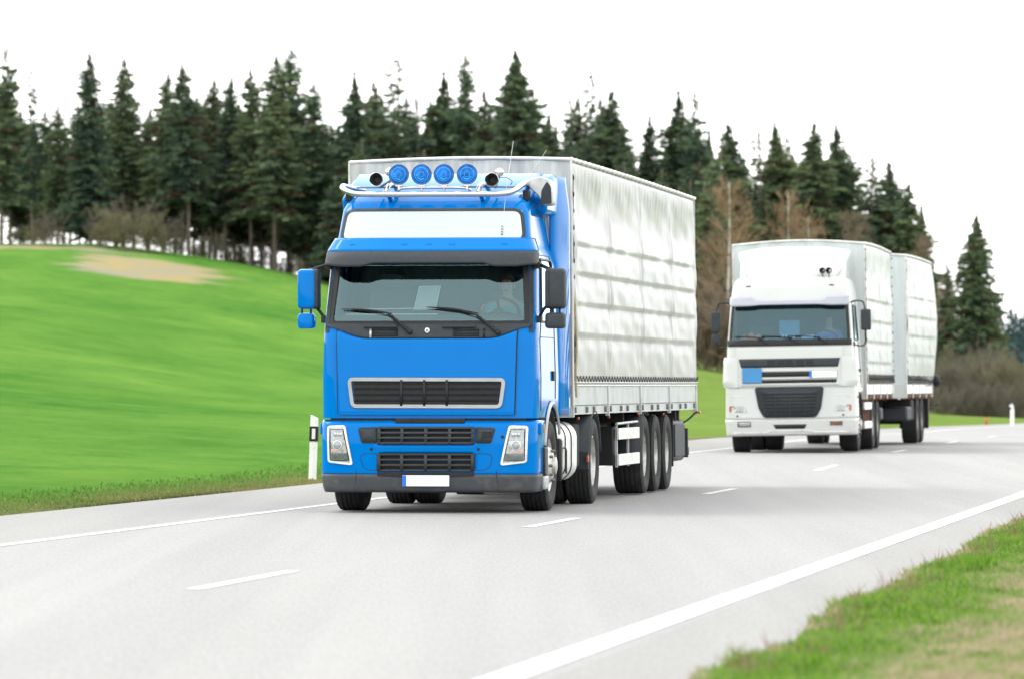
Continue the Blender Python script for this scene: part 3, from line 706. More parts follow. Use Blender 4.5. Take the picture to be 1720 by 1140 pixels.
for sd in (-1, 1):
    # ribbed pale side tank
    tk = MB(); pr = [(x, z) for x, z in roundpoly([(sd*.62, .36), (sd*1.10, .30), (sd*1.22, .42), (sd*1.22, .86), (sd*1.12, .98), (sd*.62, .98)], .10, 5)]
    tk.prism(pr, 'y', 2.15, 3.55); t_ = tk.build('fuel_tank', M['alubright'] if sd > 0 else M['alu'], TR, bevel=.05, segs=3)
    for y in (2.42, 2.95):
        MB().tube([(x*1.003, y, z) for x, z in pr], .011, 6, closed=True).build('tank_strap', M['black'], t_)
    MB().box(*sorted((sd*1.0, sd*1.235)), 2.0, 2.14, .32, .80).build('tank_step', M['black'], TR, bevel=.03)
    MB().tube([(sd*1.22, 2.05, .68), (sd*1.25, 2.2, .70), (sd*1.25, 2.3, .66), (sd*1.25, 2.3, .40)], .012, 8).build('step_handle', M['black'], TR)
    # drive wheel mudguard
    MB().grid(lambda u, v: (sd*lerp(.60, 1.24, u), 5.08 + .60*math.cos(lerp(math.radians(10), math.radians(190), v)), .5 + .60*math.sin(lerp(math.radians(10), math.radians(190), v))), 2, 24).build('rear_mudguard', M['dgrey'], TR, solid=.015)
    MB().box(*sorted((sd*.7, sd*1.24)), 4.40, 4.44, .42, .62).build('mud_flap', M['dgrey'], TR)
    MB().box(*sorted((sd*1.22, sd*1.25)), 4.36, 4.41, .50, .58).build('side_reflector', M['orange'], TR, bevel=.006)
    MB().box(*sorted((sd*.5, sd*1.15)), 3.65, 4.3, .45, .95).build('battery_box', M['void'], TR, bevel=.03)
# ================================================================ TARPAULIN BODIES
def fbm(x, y, s=0):
    return (math.sin(x*1.7+s)+math.sin(y*2.3+s*2.1+x*.6)+math.sin((x+y)*3.9+s)*.5+math.sin(x*7.1-y*5.3+s)*.3)/2.8
def body(root, L, zb, zl, zt, bays, ms, mf, lath, hw=1.275, amp=1.0, boards=True, seed=0, billow=0.0, topbow=.03):
    """tarpaulin box with drop sides: zb board bottom, zl tarpaulin bottom, zt top"""
    posts = [L*k/bays for k in range(bays+1)]
    def bulge(y, z):
        t = (z-zl)/(zt-zl); env = math.sin(min(1, max(0, t))*PI)**.35
        fr = (y/L*bays) % 1; dpost = min(fr, 1-fr)*L/bays
        b = .028*env*amp
        for i, zz in enumerate(lath):       # each lath pushes the sheet out, sheet falls in just below it
            d = z-zz
            k_ = amp*.85*(1-math.exp(-((L-y)/.55)**2))*(1-math.exp(-(y/.35)**2))*(.75+.25*math.sin(y*1.7+i*2+seed)+.15*math.sin(y*5+i))
            if d >= 0: b += k_*.020*max(0, 1-d/.32)
            elif d > -.26: b += k_*(.020-.032*sstep(0, .035, -d)+.012*sstep(.05, .20, -d))
        b -= amp*(.034*math.exp(-(dpost/.045)**2)-.014*math.exp(-((dpost-.11)/.05)**2))*env*(.75+.35*math.sin(z*7+y))
        sc = min(1, dpost/.9)**.6; tb = (zt-z); dep = .28+.30*sc; b -= amp*.050*sc*(sstep(0, dep, tb)-sstep(dep, dep+.55, tb))
        b += amp*.012*math.exp(-((dpost-.16)/.06)**2)*math.sin(z*9+y)*env
        b += amp*.013*fbm(y*1.5, z*2.4, seed)*env + amp*.010*max(0, math.sin(dpost*14-(z-zl)*7+y))**3*math.exp(-((z-zl-.35)/.4)**2)*math.exp(-dpost/.5) + amp*.008*max(0, math.sin(dpost*16+(z-zl)*6))**4*math.exp(-dpost/.35)*env + amp*.004*fbm(y*6, z*9, seed+3)*env
        b -= .012*amp*(1-(1-math.exp(-((L-y)/.4)**2)))
        if t > .84: b += .006*math.sin(y*2*PI/.34)*(1-abs(t-.92)/.08)*amp
        b += billow*math.sin(t*PI)**.8*(.25+.75*(y/L))
        return b
    ny, nz = int(L*16), 110
    for sd in (-1, 1):
        m = MB().grid(lambda u, v: (sd*(hw+(bulge(u*L, lerp(zl, zt, v)) if v < .985 else -.01)), u*L, lerp(zl, zt, v)), ny, nz)
        m.build('side_tarpaulin', ms, root, smooth=70)
        # hem along the top edge, small scallops
        MB().tube([(sd*(hw+.004), y, zt+topbow*math.sin(y/L*PI)*.4+.006*math.sin(y*2*PI/.42)) for y in [L*k/120 for k in range(121)]], .026, 8).build('top_hem', M['hem'], root, smooth=60)
    # front / back
    for yy, nm, sdn in ((-.0, 'front_tarpaulin', -1), (L, 'rear_tarpaulin', 1)):
        MB().grid(lambda u, v: (lerp(-hw-.008, hw+.008, u), yy + sdn*(.01+.012*fbm(u*9, v*2, seed)*math.sin(u*PI)**.3 + .010*math.sin(u*PI*2*5)*math.exp(-((v-.95)/.1)**2)), lerp(zl-.02, zt, v)+ (topbow*math.sin(u*PI) if v > .99 else 0)), 90, 40).build(nm, mf, root, smooth=70)
    MB().grid(lambda u, v: (lerp(-hw, hw, u), lerp(0, L, v), zt+topbow*math.sin(u*PI)+.015*abs(math.sin(v*PI*bays*2))*math.sin(u*PI)), 24, 120).build('roof_tarpaulin', ms, root, smooth=70)
    MB().tube([(lerp(-hw, hw, k/40), -.012, zt+topbow*math.sin(k/40*PI)) for k in range(41)], .022, 8).build('front_hem', M['hem'], root, smooth=60)
    # corner strips, lacing dots up the front corners
    for sd in (-1, 1):
        MB().tube([(sd*(hw+.012), -.014, z) for z in (zl-.25, zl+.5, zt-.4, zt-.02)], .014, 8).build('corner_seam', M['hem'], root)
        kn = MB(); n = int((zt-zl)/.19)
        for k in range(n):
            z = zl+.08+k*.19; kn.ball((sd*(hw+.030), .055, z), .017, 6, 5, (.6, .9, 1.9))
        kn.tube([(sd*(hw+.026), .055+.008*math.sin(z_*11), zl+z_) for z_ in [k*.1 for k in range(int((zt-zl)*10))]], .005, 5)
        kn.build('corner_lacing', M['darkrope'], root)
        kn = MB()
        for k in range(int((zt-zl)/.19)): kn.ball((sd*(hw+.03), L-.04, zl+.08+k*.19), .015, 6, 5, (.6, .9, 1.9))
        kn.build('corner_lacing', M['darkrope'], root)
    return posts

# ================================================================ GREY SEMI-TRAILER
TL = thing('semi_trailer', 'long grey tarpaulin semi-trailer behind the blue truck cab, three axles', 'trailer', (-.56, 63.24, 0), 0, rot=(0, math.radians(-.55), YAW))
L = 13.6
posts = body(TL, L, 1.06, 1.40, 3.97, 4, M['tarp'], M['tarpf'], [1.98, 2.34, 2.69, 3.03], amp=1.15, seed=1)
for sd in (-1, 1):
    for k in range(4):
        y0, y1 = posts[k]+.03, posts[k+1]-.03
        MB().box(*sorted((sd*1.245, sd*1.272)), y0, y1, 1.155, 1.375).build('side_board', M['alupaint'], TL, bevel=.006)
    rl = MB().box(*sorted((sd*1.20, sd*1.285)), 0, L, 1.378, 1.398); rl.build('board_top_rail', M['alubright'], TL)
    rl = MB().box(*sorted((sd*1.20, sd*1.262)), 0, L, 1.052, 1.15); fr_ = rl.build('side_rail', M['alupaint'], TL)
    hg = MB()
    for k in range(4):
        for f in (.08, .40, .60, .93):
            y = posts[k]+f*3.4; hg.box(*sorted((sd*1.25, sd*1.290)), y-.035, y+.035, 1.07, 1.14)
    hg.build('board_hinges', M['hub'], TL, bevel=.006)
    for k in range(5):
        y = min(max(posts[k], .03), L-.03)
        MB().box(*sorted((sd*1.24, sd*1.292)), y-.028, y+.028, 1.02 if k < 4 else .98, 1.40).build('stanchion', M['alu'], TL, bevel=.006)
    lc = MB(); n = 96
    lc.tube([(sd*1.302, .12+(L-.2)*k/n, 1.425 if k % 2 == 0 else 1.495) for k in range(n+1)], .006, 5)
    lc.build('tarpaulin_lacing', M['darkrope'], TL)
    MB().tube([(sd*1.30, .02, 1.424), (sd*1.30, L*.5, 1.42), (sd*1.30, L, 1.424)], .007, 6).build('lacing_cable', M['alubright'], TL)
MB().tube(catmull([(1.30, .06, 2.5), (1.315, .05, 2.1), (1.32, .07, 1.8), (1.31, .04, 1.5), (1.315, .07, 1.25)]), .014, 8).build('hanging_rope', M['rope'], TL)
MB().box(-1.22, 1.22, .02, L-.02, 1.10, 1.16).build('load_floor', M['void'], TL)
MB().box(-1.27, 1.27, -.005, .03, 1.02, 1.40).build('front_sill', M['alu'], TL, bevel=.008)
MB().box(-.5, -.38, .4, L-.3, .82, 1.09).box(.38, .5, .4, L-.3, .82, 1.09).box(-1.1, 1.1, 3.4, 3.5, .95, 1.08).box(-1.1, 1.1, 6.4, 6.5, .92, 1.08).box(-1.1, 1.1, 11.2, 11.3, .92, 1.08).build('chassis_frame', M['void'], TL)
for y in (7.72, 9.03, 10.34):
    for sd in (-1, 1): wheel(TL, sd*1.045, y, sd, 'drive', .505, .385)
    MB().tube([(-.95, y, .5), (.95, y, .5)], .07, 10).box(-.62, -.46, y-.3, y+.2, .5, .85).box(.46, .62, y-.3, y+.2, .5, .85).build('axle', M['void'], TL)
for sd in (-1, 1):
    MB().grid(lambda u, v: (sd*lerp(.84, 1.24, u), 7.72+.60*math.cos(lerp(math.radians(60), math.radians(190), v)), .5+.58*math.sin(lerp(math.radians(60), math.radians(190), v))), 2, 16).build('mudguard', M['dgrey'], TL, solid=.014)
    MB().box(*sorted((sd*.84, sd*1.24)), 10.93, 10.95, .30, .95).build('mud_flap', M['black'], TL)
    # aluminium side guard
    g = MB().box(*sorted((sd*1.215, sd*1.245)), 4.75, 6.95, .72, .86).box(*sorted((sd*1.215, sd*1.245)), 4.75, 6.95, .40, .54)
    sg = g.build('side_guard', M['alubright'], TL, bevel=.004)
    MB().box(*sorted((sd*1.19, sd*1.215)), 4.78, 4.84, .38, .92).box(*sorted((sd*1.19, sd*1.215)), 6.0, 6.05, .38, .92).tube([(sd*1.22, 4.7, .915), (sd*1.22, 6.9, .93)], .016, 8).build('guard_post', M['alu'], sg)
    MB().box(*sorted((sd*.75, sd*1.18)), 4.72, 5.0, .40, .88).build('tool_locker', M['black'], TL, bevel=.02)
    # landing leg
    MB().box(*sorted((sd*.62, sd*.78)), 3.0, 3.16, .38, 1.06).box(*sorted((sd*.55, sd*.85)), 2.95, 3.2, .34, .38).build('landing_leg', M['void'], TL, bevel=.01)
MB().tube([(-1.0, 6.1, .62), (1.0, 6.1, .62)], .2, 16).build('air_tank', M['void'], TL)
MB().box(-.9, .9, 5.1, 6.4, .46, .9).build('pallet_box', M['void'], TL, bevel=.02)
# black locker behind the wheels, with ribs and latch
bx = MB(); bx.box(.70, 1.21, 11.15, 12.55, .36, .92); lk = bx.build('storage_box', M['black'], TL, bevel=.05, segs=3)
b = MB()
for z in (.50, .60, .70, .80): b.box(.72, 1.20, 11.125, 11.16, z, z+.05)
b.box(1.20, 1.235, 11.25, 12.45, .42, .86); b.build('box_ribs', M['dgrey'], lk, bevel=.012)
MB().box(.62, 1.2, 11.6, 11.7, .88, 1.08).box(.62, 1.2, 12.0, 12.1, .88, 1.08).build('box_hanger', M['void'], lk)
MB().tube(catmull([(1.15, 12.8, .86), (1.24, 12.9, .92), (1.32, 12.95, 1.0), (1.36, 12.95, 1.02)]), .014, 8).build('lamp_arm', M['black'], TL)
MB().box(1.35, 1.40, 12.92, 12.98, .995, 1.03).build('end_outline_lamp', M['orange'], TL, bevel=.01)
MB().box(-1.2, 1.2, 13.2, 13.3, .42, .54).box(-.5, -.42, 13.1, 13.3, .5, .95).box(.42, .5, 13.1, 13.3, .5, .95).build('rear_bumper', M['void'], TL, bevel=.01)
MB().box(1.12, 1.26, 12.6, 12.64, .40, .80).build('rear_lamp_board', M['dgrey'], TL, bevel=.008)
for y in (1.2, 4.2, 7.4, 10.2):
    MB().box(1.17, 1.20, y-.02, y+.02, .985, 1.025).build('side_marker', M['orange'], TL, bevel=.006)

# ================================================================ WHITE TRUCK
WYAW = math.radians(-7.7); RG = .13
WT = thing('truck', 'white truck with grey side tarpaulin, blue square on its grille, following the blue one', 'truck', (5.21, 102.9, RG), rot=(0, math.radians(-.9), WYAW))
W = CabSurf(wk=[(.3,1.2),(.6,1.225),(1.15,1.225),(1.9,1.19),(2.8,1.13),(3.0,1.11),(3.22,1.06),(3.28,1.0)],
            yk=[(.3,.05),(.5,.0),(1.2,.02),(2.05,.06),(2.78,.28),(3.1,.38),(3.2,.45),(3.28,.62)], dk=[(.3,.36),(3.3,.36)], yend=2.2, n=5.5)
WA = 1.37
def whole(c):
    x, y, z = c
    if y < W.y0(z)+W.D(z)*.8 and 2.09 < z < 2.80 and abs(x) < W.w(z)-.06: return True
    if abs(x) > W.w(z)-.03 and .75 < y < 1.5 and 2.12 < z < 2.72: return True
    if abs(x) > W.w(z)-.05 and (y-WA)**2+(z-.5)**2 < .62**2: return True
    return False
W.shell(1.13, 3.28, .03, whole, 60, 30, True, True).build('cab_body', M['white'], WT, smooth=30)
Wi = CabSurf([(a, b-.05) for a, b in W.wk], [(a, b+.05) for a, b in W.yk], W.dk, 2.14, 5.5)
Wi.shell(1.2, 3.2, .06, lambda c: (c[1] < Wi.y0(c[2])+Wi.D(c[2])*.9 and 2.05 < c[2] < 2.85) or (abs(c[0]) > Wi.w(c[2])-.03 and .7 < c[1] < 1.55 and 2.1 < c[2] < 2.75) or ((c[1]-WA)**2+(c[2]-.5)**2 < .7**2), 30, 16).build('cab_lining', M['interior'], WT)
MB().box(-1.1, 1.1, .3, 2.1, 1.3, 1.34).build('cab_floor', M['interior'], WT)
MB().box(-1.05, 1.05, .85, 2.05, 2.86, 2.9).build('headliner', M['interior'], WT)
W.patch(lambda v: -(W.w(lerp(2.05, 2.82, v))-.05), lambda v: W.w(lerp(2.05, 2.82, v))-.05, 2.07, 2.82, -.006, 40, 12).build('windscreen', M['wglass'], WT, recalc=False)
W.ribbon(densify(roundpoly([(-(W.w(2.08)-.06), 2.09), (W.w(2.08)-.06, 2.09), (W.w(2.8)-.06, 2.80), (-(W.w(2.8)-.06), 2.80)], .06)), .026, .006).build('windscreen_seal', M['black'], WT)
W.patch(lambda v: -(W.w(2.05)-.03), lambda v: W.w(2.05)-.03, 2.0, 2.115, .014, 40, 4).build('cowl_panel', M['black'], WT, solid=.01)
# smoked visor with stepped upper edge
VW = CabSurf([(2.6,1.17),(3.1,1.15)], [(2.7,.10),(2.95,.24)], [(2.6,.40),(3.1,.40)], .8, 5.5)
MB().grid(lambda u, v: VW.pt(lerp(-1.12, 1.12, u), lerp(2.765 - .02*sstep(.5, .8, abs(lerp(-1.12, 1.12, u))), 2.845+.075*sstep(.62, .72, abs(lerp(-1.12, 1.12, u))), v), 0), 70, 5).build('sun_visor', M['visor'], WT, solid=.012)
for x in (-.78, .78):
    MB().box(x-.045, x+.045, W.pt(x, 3.12, .012)[1], W.pt(x, 3.12)[1]+.02, 3.112, 3.135).build('roof_marker', M['dgrey'], WT)
# roof spoiler: curved wing
def spo(u, v):
    x = lerp(-1.06, 1.06, u); k = 1-(abs(x)/1.06)**3.2*.16
    z = 3.27+.60*v*k + .0; y = .78 + .62*(v**1.3) + .22*(abs(x)/1.06)**3
    return (x*(1-.24*(1-v)**1.6), y, z)
sp = MB().grid(spo, 50, 16); sp.build('roof_spoiler', M['white'], WT, solid=.03, bevel=.008)
MB().prism([(1.0, 3.25), (1.42, 3.80), (2.15, 3.84), (2.15, 3.25)], 'x', -1.0, 1.0).build('spoiler_body', M['white'], WT, bevel=.05, segs=3)
MB().tube([(-.80, .775, 3.268), (0, .765, 3.272), (.80, .775, 3.268)], .008, 6).build('spoiler_gap', M['dgrey'], WT)
for x in (.60, .72):
    h = MB().lathe([(.058, -.02), (.056, .0), (.03, .12), (.02, .3)], (x, .62, 3.40), 'y', 20); hh = h.build('air_horn', M['black'], WT)
    MB().tube([(x, .66, 3.24), (x, .66, 3.40)], .015, 6).build('horn_stay', M['hub'], hh)
# lower front: bonnet, bands, grille
W.patch(-1.0, 1.0, 1.245, 1.975, .018, 40, 16).build('bonnet_flap', M['white'], WT, solid=.014, bevel=.004)
band = W.patch(lambda v: -lerp(.905, .945, v), lambda v: lerp(.905, .945, v), 1.60, 1.765, .032, 40, 3).build('grille_band', M['dgrey'], WT, solid=.008)
b = MB()
for k in range(3):
    for c in (-.34, -.16, .0, .20, .38): b.add([W.pt(c+dx*.7, 1.625+k*.045+dz, .040) for dx, dz in ((-.1,0),(.1,0),(.1,.018),(-.1,.018))], [(0,1,2,3)])
b.build('band_slots', M['black'], band, solid=.004)
for z0, z1, h in ((1.425, 1.515, .885), (1.305, 1.368, .875)):
    W.patch(-h, h, z0, z1, .030, 40, 2).build('grille_slot', M['black'], WT, solid=.008)
for z in (1.54, 1.40, 1.285):
    MB().tube([W.pt(lerp(-.90, .90, i/30), z, .026) for i in range(31)], .022, 8).build('grille_rib', M['white'], WT)
c = W.pt(-.70, 1.45, .055); MB().box(-.885, -.515, c[1]-.012, c[1], 1.315, 1.595).build('blue_square_panel', M['sqblue'], WT, bevel=.004)
c = W.pt(.64, 1.45, .052); npl = MB().box(.38, .885, c[1]-.01, c[1], 1.405, 1.525).build('number_plate', M['plate'], WT, bevel=.004)
MB().box(.375, .425, c[1]-.014, c[1]-.0105, 1.407, 1.523).build('plate_band', M['euro'], npl)
for sd in (-1, 1):   # bulged corner fairings
    def cf(u, v):
        z = lerp(1.24, 1.80, v); x = sd*lerp(.965, W.w(z)-.004, u**.7)
        p = W.pt(x, z, .035+.028*math.sin(min(1, u*1.3)*PI*.5)*sstep(0, .15, v)*(1-sstep(.85, 1, v)*.6)); return p
    MB().grid(cf, 16, 14).build('corner_fairing', M['white'], WT, smooth=60)
BW = CabSurf(wk=[(.25,1.2),(.6,1.225),(1.2,1.215)], yk=[(.25,.10),(.36,.01),(.62,-.015),(.63,.02),(1.2,.03)], dk=[(.2,.36),(1.3,.36)], yend=.78, n=5.5)
BW.shell(.33, .635, .03, lambda c: (abs(c[0]) > 1.1 and (c[1]-WA)**2+(c[2]-.5)**2 < .62**2), 60, 10, False).build('bumper', M['white'], WT, solid=.02)
BW.shell(.64, 1.225, .04, lambda c: (abs(c[0]) > 1.1 and (c[1]-WA)**2+(c[2]-.5)**2 < .62**2), 60, 10, False).build('lower_front_panel', M['white'], WT, solid=.02)
MB().grid(lambda u, v: BW.pt(lerp(-1.1, 1.1, u), lerp(1.2, 1.26, v), -.01), 30, 2).build('slot_lining', M['black'], WT)
gp = roundpoly([(-.49, .66), (.49, .66), (.585, .84), (.64, 1.235), (-.66, 1.235), (-.59, .84)], .06)
d = densify(gp, .05); mm = MB(); mm.add([BW.pt(x, z, .022) for x, z in d]+[BW.pt(0, .95, .022)], [(i, (i+1) % len(d), len(d)) for i in range(len(d))])
lg = mm.build('lower_grille', M['dgrey'], WT, solid=.01)
b = MB()
for k in range(7):
    z = .715+k*.063; h = interp(z, [(.66, .40), (.84, .48), (1.2, .54)])
    b.add([BW.pt(lerp(-h, h, i/16), z+dz, .032) for i in range(17) for dz in (0, .024)], [(i*2, i*2+1, i*2+3, i*2+2) for i in range(16)])
b.build('grille_slots', M['black'], lg, solid=.006)
b = MB()
for x in (-.27, 0, .27): b.tube([BW.pt(x, .7, .036), BW.pt(x, 1.12, .036)], .006, 5)
b.build('grille_bars', M['dgrey'], lg)
W_ = BW.patch(lambda v: -lerp(.27, .32, v), lambda v: lerp(.27, .31, v), .455, .535, .014, 20, 2).build('air_slot', M['black'], WT, solid=.006)
for sd in (-1, 1):
    hq = roundpoly([(sd*.80, .765), (sd*1.14, .775), (sd*1.135, .895), (sd*.85, .885)], .03); d = densify(hq, .04)
    cx = sum(p[0] for p in d)/len(d); m2 = MB().add([BW.pt(x, z, .014) for x, z in d]+[BW.pt(cx, .83, .020)], [(i, (i+1) % len(d), len(d)) for i in range(len(d))])
    hl = m2.build('headlight', M['lenswhite'], WT, smooth=60)
    MB().grid(lambda u, v: BW.pt(sd*lerp(1.10, 1.135, u), lerp(.785, .885, v), .022), 4, 3).build('indicator', M['orange'], hl)
    MB().grid(lambda u, v: BW.pt(sd*lerp(.88, 1.0, u), lerp(.79, .88, v), .022), 4, 3).build('headlight_lens', M['lens'], hl)
    fg = MB().grid(lambda u, v: BW.pt(sd*lerp(.745, .975, u), lerp(.505, .585, v), .0125), 6, 3).build('fog_lamp', M['lenswhite'] if sd < 0 else M['rust'], WT, solid=.006)
    B_ = MB().tube([BW.pt(x, z, .014) for x, z in densify([(sd*.74, .50), (sd*.98, .50), (sd*.98, .59), (sd*.74, .59)], .06)], .006, 5, closed=True).build('lamp_frame', M['black'] if sd < 0 else M['hem'], fg)
    c = BW.pt(sd*.99, .70, .012); MB().lathe([(.001, -.004), (.02, -.003), (.02, .01)], c, 'y', 12).build('washer_jet', M['black'], WT)
    c = BW.pt(sd*.99, 1.06, .012); MB().tube([BW.pt(sd*.84, 1.07, .012), BW.pt(sd*1.08, 1.075, .012), BW.pt(sd*1.10, 1.03, .012)], .010, 6).build('panel_recess', M['hem'], WT)
MB().tube([BW.pt(lerp(-1.08, 1.08, i/40), .385+.03*(1-sstep(.35, .5, abs(lerp(-1.08, 1.08, i/40)))) , .012) for i in range(41)], .012, 6).build('bumper_lip', M['hem'], WT)
# mirrors
for sd in (-1, 1):
    yb_ = .45; near, far = (1.32, 1.51) if sd > 0 else (1.32, 1.50)
    MB().tube(catmull([(sd*1.10, .5, 2.78), (sd*1.22, .46, 2.82), (sd*1.36, yb_, 2.80), (sd*1.40, yb_, 2.66)]), .014, 8).build('upper_mirror_arm', M['black'], WT)
    am = MB().tube(catmull([(sd*1.40, yb_, 2.30), (sd*1.40, yb_, 2.05), (sd*1.33, .45, 1.98), (sd*1.17, .42, 2.01)]), .014, 8)
    am.box(*sorted((sd*1.13, sd*1.21)), .36, .46, 1.98, 2.06); am.build('lower_mirror_arm', M['black'], WT)
    m1 = MB().box(*sorted((sd*near, sd*far)), yb_-.06, yb_+.06, 2.27, 2.66).build('side_mirror', M['dgrey'], WT, bevel=.03, segs=3)
    MB().box(*sorted((sd*(near+.02), sd*(far-.02))), yb_+.058, yb_+.064, 2.30, 2.63).build('mirror_glass', M['chrome'], m1)
    if sd < 0: MB().box(-1.49, -1.33, yb_-.05, yb_+.05, 2.08, 2.23).build('wide_angle_mirror', M['dgrey'], WT, bevel=.03, segs=3)
    sg = MB().grid(lambda u, v: W.side(sd, lerp(.62+.12*v, 1.54, u), lerp(2.09, 2.75, v), .004), 8, 8).build('side_window', M['sglass'], WT, recalc=False)
    MB().tube([W.side(sd, y, z, .008) for y, z in densify(roundpoly([(.64, 2.10), (1.53, 2.10), (1.53, 2.74), (.76, 2.74)], .04), .08)], .014, 6, closed=True).build('window_frame', M['black'], sg)
    ds_ = MB().tube([W.side(sd, y, z, .002) for y, z in densify([(.50, 1.15), (.50, 2.0), (.70, 2.82), (1.60, 2.82), (1.62, 1.2)], .1, False)], .007, 6).build('door_seam', M['dgrey'], WT)
    MB().box(*sorted((sd*1.21, sd*1.235)), 1.36, 1.52, 1.50, 1.56).build('door_handle', M['black'], WT)
    MB().box(*sorted((sd*1.215, sd*1.235)), .56, .60, 1.36, 1.45).build('side_marker', M['dgrey'], WT)
    MB().box(*sorted((sd*1.22, sd*1.24)), .50, .56, 1.0, 1.06).build('indicator', M['orange'], WT)
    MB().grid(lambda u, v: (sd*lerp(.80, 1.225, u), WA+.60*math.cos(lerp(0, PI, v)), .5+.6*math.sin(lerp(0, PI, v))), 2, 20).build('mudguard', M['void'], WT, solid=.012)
    wheel(WT, sd*1.03, WA, sd, 'steer')
    for y in (4.95,): wheel(WT, sd*1.06, y, sd, 'drive'); wheel(WT, sd*.72, y, sd, 'drive')
    wheel(WT, sd*1.06, 6.3, sd, 'drive', .48)
# wipers
for px_, ex, t0, t1 in ((-.40, -.58, -1.02, -.48), (.18, -.03, -.52, .05), (.72, .52, -.02, .58)):
    w_ = MB().tube([W.pt(px_, 2.04, .04), W.pt(ex, 2.16, .03)], [.014, .009], 6).build('wiper', M['black'], WT)
    MB().tube([W.pt(t0, 2.185, .02), W.pt(lerp(t0, t1, .5), 2.18, .02), W.pt(t1, 2.15, .02)], .010, 6).build('wiper_blade', M['black'], w_)
# interior
MB().prism([(.17, 1.9), (.20, 2.09), (.5, 2.13), (.75, 2.12), (.8, 1.5), (.4, 1.4)], 'x', -1.1, 1.1).build('dashboard', M['dash'], WT, bevel=.02)
for x in (-.62, .62):
    MB().box(x-.26, x+.26, 1.0, 1.5, 1.58, 1.72).prism([(1.42, 1.7), (1.56, 1.7), (1.70, 2.38), (1.56, 2.4)], 'x', x-.26, x+.26).build('seat', M['fabricseat'], WT, bevel=.04)
MB().box(-1.08, 1.08, 1.98, 2.0, 1.4, 2.86).build('rear_curtain', mat('blue_cab_curtain', (.06, .14, .22), .9), WT)
c_ = Vector((.62, .74, 2.13)); MB().tube(ringpts(c_, .22, math.radians(55)), .016, 8, closed=True).ball(c_, .06, 10, 8, (1, .6, .6)).tube([c_, c_+Vector((0, 0, -.3))], .035, 8).build('steering_wheel', M['dgrey'], WT)
driver('truck driver in a blue shirt behind the wheel of the white truck', local_to_world(WT, (.66, 1.15, 1.74)), WYAW, M['shirtw'], (-.03, -.42, .40), mat('dark_hair', (.06, .045, .035), .8))
def on_dash(nm, label, cat, x, y, z, fn):
    t = thing(nm, label, cat, local_to_world(WT, (x, y, z)), WYAW); fn(t); return t
def cloth(t):
    MB().grid(lambda u, v: (lerp(-.20, .20, u), lerp(-.06, .06, v), .01+.13*math.sin(u*PI)**.4*math.sin(v*PI)**.5*(.75+.25*math.sin(u*17))), 30, 10).build('folded_cloth', M['terracotta'], t, solid=.01)
on_dash('cloth', 'crumpled coral cloth on the dashboard of the white truck', 'cloth', -.72, .33, 2.12, cloth)
on_dash('paper_sheet', 'pale square sheet behind the windscreen of the white truck', 'paper', -.04, .62, 2.20, lambda t: MB().prism([(-.19, 0), (.19, 0), (.19, .28), (-.19, .28)], 'y', 0, .004).build('sheet', mat('blue_grey_paper', (.16, .30, .36), .7), t))
on_dash('sign_card', 'white card at the foot of the windscreen in the white truck', 'card', .33, .36, 2.14, lambda t: MB().prism([(-.12, 0), (.11, 0), (.12, .055), (-.11, .05)], 'y', 0, .006).build('card', M['plate'], t))
def cups(t):
    for x in (-.105, -.04, .035, .10): MB().lathe([(.001, 0), (.022, 0), (.027, .055), (.024, .057), (.001, .03)], (x, 0, 0), 'z', 14).build('cup', M['plate'], t)
on_dash('cup_holder', 'row of small white cups on the dashboard of the white truck', 'cups', -.04, .40, 2.15, cups)
# chassis, exhaust side and white guards
MB().box(-.46, -.38, .5, 10.2, .72, .97).box(.38, .46, .5, 10.2, .72, .97).box(-.42, .42, .5, 2.3, .42, 1.25).box(-1.0, 1.0, .3, .45, .40, 1.15).box(-.9, .9, 6.9, 7.3, .5, .9).build('chassis_frame', M['void'], WT)
for y in (WA, 4.95, 6.3): MB().tube([(-1, y, .5), (1, y, .5)], .08, 10).build('axle', M['void'], WT)
for sd in (-1, 1):
    MB().box(*sorted((sd*.55, sd*1.08)), 2.35, 4.2, .42, .95).build('tank', M['rust'], WT, bevel=.04)
    g = MB().box(*sorted((sd*1.20, sd*1.24)), 2.3, 4.2, .78, .92).box(*sorted((sd*1.20, sd*1.24)), 2.3, 4.2, .42, .56).build('side_guard', M['white'], WT, bevel=.006)
    for y in (2.5, 2.9, 3.3, 3.7, 4.1): MB().box(*sorted((sd*1.15, sd*1.20)), y-.03, y+.03, .40, 1.0).build('guard_post', M['rust'], g)
    MB().box(*sorted((sd*.9, sd*1.22)), 7.0, 7.7, .55, .80).build('side_locker', M['dgrey'], WT, bevel=.04)
